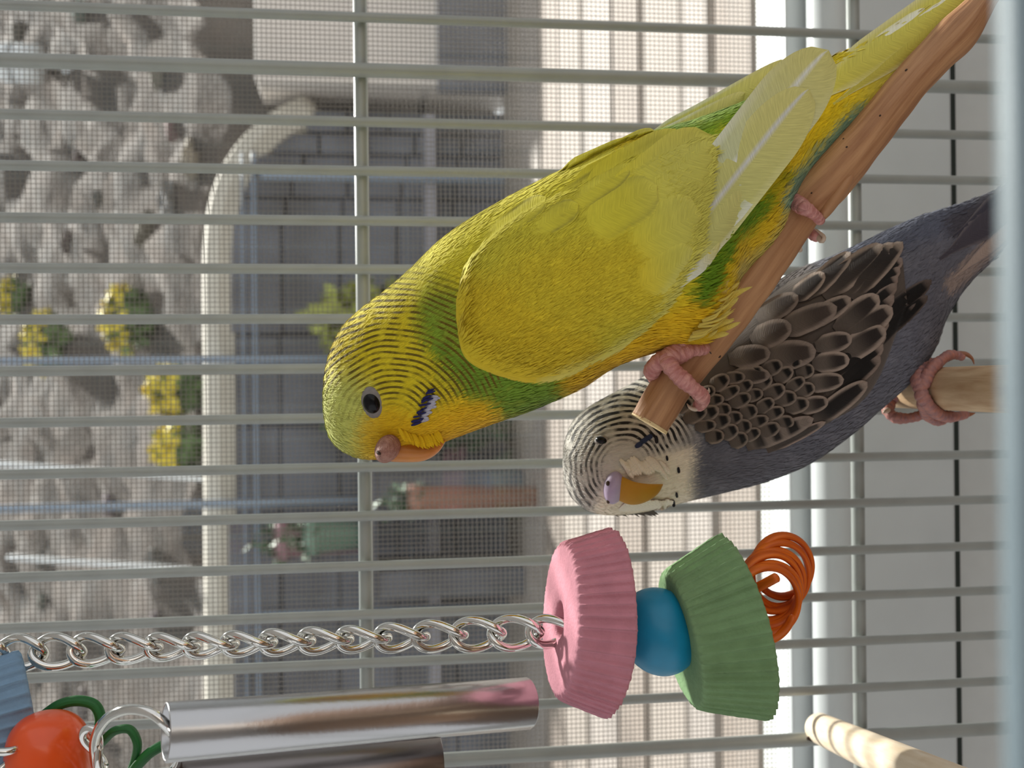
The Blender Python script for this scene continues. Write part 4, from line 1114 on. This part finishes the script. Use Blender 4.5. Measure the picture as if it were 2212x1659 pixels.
# ================================================================== outdoors, seen out of focus
M_deck = [mat('deck_board_%d' % i, c, 0.75, var=0.1, vscale=6) for i, c in enumerate([C(134, 125, 117), C(121, 110, 101), C(140, 132, 126)])]
M_gap = mat('deck_gap', C(96, 82, 70), 0.9, var=0.2, vscale=10)
M_stone = mat('slate_wall', C(112, 116, 128), 0.7, color2=C(70, 70, 74), vscale=3.0, bump=0.2, bscale=20, bdist=0.01)
M_cope = mat('pale_coping', C(196, 190, 178), 0.8, var=0.08, vscale=8)
M_pier = mat('cream_render', C(214, 206, 200), 0.8, var=0.05, vscale=5)
M_soil = mat('bark_mulch', C(92, 82, 75), 0.95, color2=C(68, 66, 64), vscale=4.0, bump=0.4, bscale=30, bdist=0.02)
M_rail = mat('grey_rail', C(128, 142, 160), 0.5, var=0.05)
ZD = 400.0                                   # deck height
deck = bpy.data.objects.new('deck', None); COL.objects.link(deck); deck['kind'] = 'structure'; deck.location = Vector((0, 2500, ZD)) * S
deck['_b'] = [0.0, 2500.0, ZD]; deck['label'] = 'sunlit beige board deck outside the window'
edges = [900] + [float(PZ(p, 829.5, ZD)[1]) for p in (1640, 1546, 1480, 1392, 1330, 1266, 1215, 1172, 1130)] + [4600]
for i in range(len(edges) - 1):
    box('plank', (-3000, edges[i] + 18, ZD - 30), (3000, edges[i+1] - 18, ZD + random.uniform(-5, 5)), M_deck[i % 3], deck, 4)
box('joist_base', (-3000, 900, ZD - 70), (3000, 4600, ZD - 31), M_gap, deck)
YW = 4620.0
rw = bpy.data.objects.new('retaining_wall', None); COL.objects.link(rw); rw['kind'] = 'structure'
rw.location = Vector((0, YW, ZD)) * S; rw['_b'] = [0.0, YW, ZD]; rw['label'] = 'dark slate retaining wall with a pale coping'
cp_px = [(478, 2300), (478, 1500), (478, 900), (478, 520), (488, 440), (516, 365), (560, 305), (614, 262), (664, 238)]
cpw = [PY(x, y, YW) for x, y in cp_px]
# wall face: columns of stone under the coping line
xsw = [q[0] for q in cpw]; zsw = [q[2] for q in cpw]
order = np.argsort(xsw); fx = np.array(xsw)[order]; fz_ = np.array(zsw)[order]
def topz(x): return float(np.interp(x, fx, fz_))
x = -3000.0
courses = 5
while x < fx[-1]:
    wd_ = random.uniform(330, 520) if x < 500 else 90; x1 = min(x + wd_, fx[-1])
    zt_ = min(topz(x), topz(x1)) + 5
    hs = np.linspace(ZD - 30, zt_, courses + 1)
    for j in range(courses):
        dz = random.uniform(-18, 18)
        box('stone', (x + 5, YW + random.uniform(0, 25), hs[j] + 4), (x1 - 5, YW + 220, hs[j+1] - 4), M_stone, rw, 8)
    x = x1
box('wall_core', (-3000, YW + 60, ZD - 30), (fx[-1], YW + 200, fz_.min() - 80), M_stone, rw)
pts = [np.array([q[0], YW + 90, q[2]]) for q in cpw]
v_, f_, l_ = tube_geo(pts, 82, n=8, res=60, flat=1.3, ref=(0.05, 0.05, 1.0)); cpo = mk('coping', v_, f_, M_cope, rw, luv=l_, smoothf=False)
# ledge course of paler stone on the wall
ya = PY(930, 470, YW); yb_ = PY(930, 250, YW)
box('ledge', (-3000, YW - 40, ya[2] - 24), (float(yb_[0]), YW + 30, ya[2] + 24), mat('ledge_stone', C(150, 148, 156), 0.7), rw, 6)
# cream pier to the right of the wall
p0, p1 = PY(945, 185, YW - 150), PY(545, -400, YW - 150)
pier = empty('garden_pier', (float(p0[0]), YW - 150, ZD), 'broad cream rendered garden pier beside the slate wall', 'wall')
box('block', (float(p0[0]), YW - 150, ZD - 30), (float(p0[0]) + 1400, YW + 250, float(p1[2])), M_pier, pier, 15)
box('plinth', (float(p0[0]) - 30, YW - 190, ZD - 30), (float(p0[0]) + 1430, YW - 120, float(p0[2])), M_stone, pier, 10)
# planted bank behind
nb = 60
gx_, gy_ = np.meshgrid(np.linspace(-3600, 3600, nb), np.linspace(YW + 150, YW + 5200, nb), indexing='ij')
hz = topz(-1000) - 90 + (gy_ - YW) * 0.52 + 90 * cheapnoise(gx_.ravel(), gy_.ravel(), 900, 31).reshape(nb, nb) + rng.normal(0, 35, (nb, nb))
hz[:, 0] = ZD; hz[:, 1] += 20; gy_[:, 0] = gy_[:, 1] - 10
bank = mk('garden_bank', np.stack([gx_, gy_, hz], -1).reshape(-1, 3), grid_faces(nb, nb, False), M_soil); bank['kind'] = 'structure'
bank_s = Surf([(np.stack([gx_, gy_, hz], -1).reshape(-1, 3), grid_faces(nb, nb, False))])
def on_bank(px, py):
    z = bank_s.depth([px], [py], 6000)[0]; return P(px, py, z)
# rocks on the bank
rk = np.random.default_rng(77); rdone = []
for i in range(34):
    px_, py_, s_ = rk.uniform(10, 430), rk.uniform(20, 1600), rk.uniform(35, 85)
    if any(math.hypot(px_ - a, py_ - b) < 75 for a, b in rdone): continue
    if any(math.hypot(px_ - a, py_ - b) < 110 for a, b in ((150, 740), (330, 690), (430, 860), (440, 965), (60, 690), (140, 140), (440, 1034), (440, 868))): continue
    rdone.append((px_, py_)); q = on_bank(px_, py_)
    r_ = np.random.default_rng(i)
    bm = bmesh.new(); bmesh.ops.create_icosphere(bm, subdivisions=2, radius=1)
    v = np.array([tuple(w.co) for w in bm.verts]); fcs = [tuple(w.index for w in t.verts) for t in bm.faces]; bm.free()
    v = v * (1 + 0.18 * r_.normal(size=(len(v), 1))) * np.array([s_ * 1.3, s_ * 0.9, s_ * 0.7])
    o = mk('rock', v + q + np.array([0, 0, s_ * 0.25]), fcs, mat('rock_%d' % i, C(*(np.array([108, 102, 98]) * r_.uniform(0.7, 1.15) + r_.uniform(-8, 8, 3)).clip(40, 200)), 0.9, var=0.2, vscale=8), smoothf=False)
    tag(o, 'weathered grey brown rock lying on the planted bank', 'rock', 'rocks on the bank')
# leafy and flowering clumps
def clump(name, label, cat, q, rx, rz, n, leaf, mleaf, group, petals=0, mpet=None, seed=0):
    r_ = np.random.default_rng(seed)
    e = empty(name, q, label, cat, group)
    def quads(n, size, shell):
        d = r_.normal(size=(n, 3)); d /= np.linalg.norm(d, axis=1)[:, None]; d[:, 2] = np.abs(d[:, 2]) if shell else d[:, 2]
        c = np.array(q) + np.array([0, 0, rz * 0.8]) + d * np.array([rx, rx * 0.7, rz]) * (r_.uniform(0.55, 1, (n, 1)) if not shell else r_.uniform(0.9, 1.1, (n, 1)))
        a = r_.normal(size=(n, 3)); a /= np.linalg.norm(a, axis=1)[:, None]
        b = np.cross(a, d); b /= np.linalg.norm(b, axis=1)[:, None] + 1e-9
        s = size * r_.uniform(0.6, 1.3, (n, 1))
        v = np.stack([c - a*s, c + b*s*0.5, c + a*s, c - b*s*0.5], 1).reshape(-1, 3)
        return v, np.arange(4*n).reshape(-1, 4)
    v, fc = quads(n, leaf, False); o = mk('foliage', v, fc, mleaf, e, flip=False); o['kind'] = 'stuff'
    if petals:
        v, fc = quads(petals, leaf * 0.9, True); o = mk('blossom', v, fc, mpet, e, flip=False); o['kind'] = 'stuff'
    tube('stem', [np.array(q) - np.array([0, 0, 30]), np.array(q) + np.array([0, 0, rz * 0.4]), np.array(q) + np.array([0, 0, rz])], 12, M_gap, e, n=6, res=5)
M_leaf = mat('leaf_green', C(104, 128, 78), 0.6, var=0.25, vscale=10)
M_leaf2 = mat('leaf_dark', C(76, 102, 72), 0.6, var=0.25, vscale=10)
M_flow = mat('yellow_flower', C(220, 200, 70), 0.6, var=0.1)
for i, (px_, py_, rx, rz) in enumerate([(150, 740, 190, 150), (330, 690, 170, 140), (470, 845, 110, 140), (480, 965, 110, 120), (60, 640, 130, 120)]):
    clump('flower_clump', 'clump of yellow spring flowers on the planted bank', 'flowers', on_bank(min(px_, 440), py_), rx, rz, 260, 40, M_leaf, 'flowers on the bank', 170, M_flow, i)
gpos = lambda px_, py_, Y: PY(px_, py_, Y)
def ground(px_, py_, Y): q = PY(px_, py_, Y); return np.array([q[0], Y, ZD])
clump('shrub', 'yellow green shrub growing in front of the slate wall', 'shrub', ground(700, 690, YW - 260), 170, 470, 700, 55, mat('leaf_lime', C(150, 156, 74), 0.6, var=0.2, vscale=8), None, seed=8)
clump('shrub', 'dark green shrub growing in front of the slate wall', 'shrub', ground(700, 900, YW - 260), 150, 420, 600, 55, M_leaf2, None, seed=9)
# planters against the wall
def planter(px0, zb, y0, y1, Y, m, label):
    a = PY(px0, y1, Y); b = PY(px0, y0, Y)
    x0, x1 = sorted((float(a[0]), float(b[0]))); z1 = float(b[2])
    e = empty('planter', ((x0 + x1) / 2, Y, zb), label, 'planter')
    n = 24; q = np.linspace(0, 2*PI, n, endpoint=False); r1 = (x1 - x0) / 2; ctr = np.array([(x0 + x1) / 2, Y + r1, 0])
    prof = [(0.01, zb), (r1 * 0.72, zb), (r1 * 0.95, z1 - 50), (r1 * 1.05, z1 - 48), (r1 * 1.05, z1), (r1 * 0.92, z1), (r1 * 0.88, z1 - 60), (0.01, z1 - 62)]
    v = np.vstack([ctr + np.stack([np.cos(q) * r, np.sin(q) * r, np.full(n, z)], 1) for r, z in prof])
    mk('pot', v, grid_faces(len(prof), n), m, e)
    sv = np.random.default_rng(5); kk = 120
    c_ = ctr + np.array([0, 0, z1]) + sv.normal(size=(kk, 3)) * np.array([r1 * 0.5, r1 * 0.5, 40]); s_ = 30
    a_ = sv.normal(size=(kk, 3)); a_ /= np.linalg.norm(a_, axis=1)[:, None]; b_ = np.cross(a_, (0, 0, 1)); 
    v = np.stack([c_ - a_*s_, c_ + b_*s_*.5, c_ + a_*s_, c_ - b_*s_*.5], 1).reshape(-1, 3)
    o = mk('foliage', v, np.arange(4*kk).reshape(-1, 4), M_leaf2, e, flip=False); o['kind'] = 'stuff'
bz = float(PY(775, 829, YW - 420)[2])
bn = empty('stone_bench', (0, YW - 420, ZD), 'low slate bench standing against the retaining wall', 'bench')
q0, q1 = PY(775, 1290, YW - 420), PY(775, 1015, YW - 420)
box('seat_slab', (float(q0[0]), YW - 560, bz - 60), (float(q1[0]), YW - 110, bz), M_stone, bn, 8)
for xx in (float(q0[0]) + 60, float(q1[0]) - 60):
    box('support', (xx - 50, YW - 540, ZD - 5), (xx + 50, YW - 120, bz - 58), M_stone, bn, 8)
def planter2(*a): planter(*a)
planter(592, bz, 1135, 1215, YW - 300, mat('pink_glaze', C(150, 112, 120), 0.6, var=0.05), 'dull pink planter standing on the slate bench')
planter(655, bz, 1125, 1205, YW - 540, mat('green_glaze', C(108, 136, 120), 0.6, var=0.05), 'dull green planter standing on the slate bench')
planter(880, ZD, 1052, 1112, YW - 900, mat('terracotta', C(150, 110, 94), 0.8, var=0.08), 'terracotta planter standing on the deck boards')
# slim metal railing above the wall
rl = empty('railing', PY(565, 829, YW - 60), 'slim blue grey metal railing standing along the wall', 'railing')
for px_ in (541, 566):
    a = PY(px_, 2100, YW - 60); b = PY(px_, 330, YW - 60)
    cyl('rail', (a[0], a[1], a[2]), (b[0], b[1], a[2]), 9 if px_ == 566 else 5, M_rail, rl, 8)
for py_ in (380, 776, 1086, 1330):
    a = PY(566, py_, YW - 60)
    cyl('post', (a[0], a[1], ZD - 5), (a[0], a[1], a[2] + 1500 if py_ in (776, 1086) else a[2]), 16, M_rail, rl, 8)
# white ornament up on the bank
q = on_bank(140, 140)
orn = empty('garden_ornament', q, 'small white garden ornament with domed top on the bank', 'ornament')
M_white = mat('white_paint', C(225, 228, 230), 0.6)
def lathe(name, c0, prof, m, parent, n=20):
    qq = np.linspace(0, 2*PI, n, endpoint=False)
    v = np.vstack([c0 + np.stack([np.cos(qq) * r, np.sin(qq) * r, np.full(n, z)], 1) for r, z in prof]); return mk(name, v, grid_faces(len(prof), n), m, parent)
lathe('stand', q, [(60, -60), (60, 0), (22, 30), (22, 110), (80, 130)], M_white, orn)
lathe('lantern', q, [(80, 130), (120, 140), (120, 300), (80, 310)], M_white, orn)
lathe('dome', q, [(130, 305), (125, 350), (90, 410), (40, 440), (1, 448)], M_white, orn)
# leaning white poles added to stand in for cage-bar reflections in the glass
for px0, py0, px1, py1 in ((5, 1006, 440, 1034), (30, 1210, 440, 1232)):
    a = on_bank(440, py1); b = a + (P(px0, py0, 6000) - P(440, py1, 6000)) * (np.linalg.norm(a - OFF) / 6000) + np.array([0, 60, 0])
    o = tube('reflection_pole', [a - (b - a) * 0.05, (a + b) / 2, b], 14, M_white, None, n=8, res=4)
    tag(o, 'slim white pole on the planted bank standing in for a cage bar reflection', 'pole', 'reflection poles')
for o in bpy.data.objects:
    if '_b' in o: del o['_b']
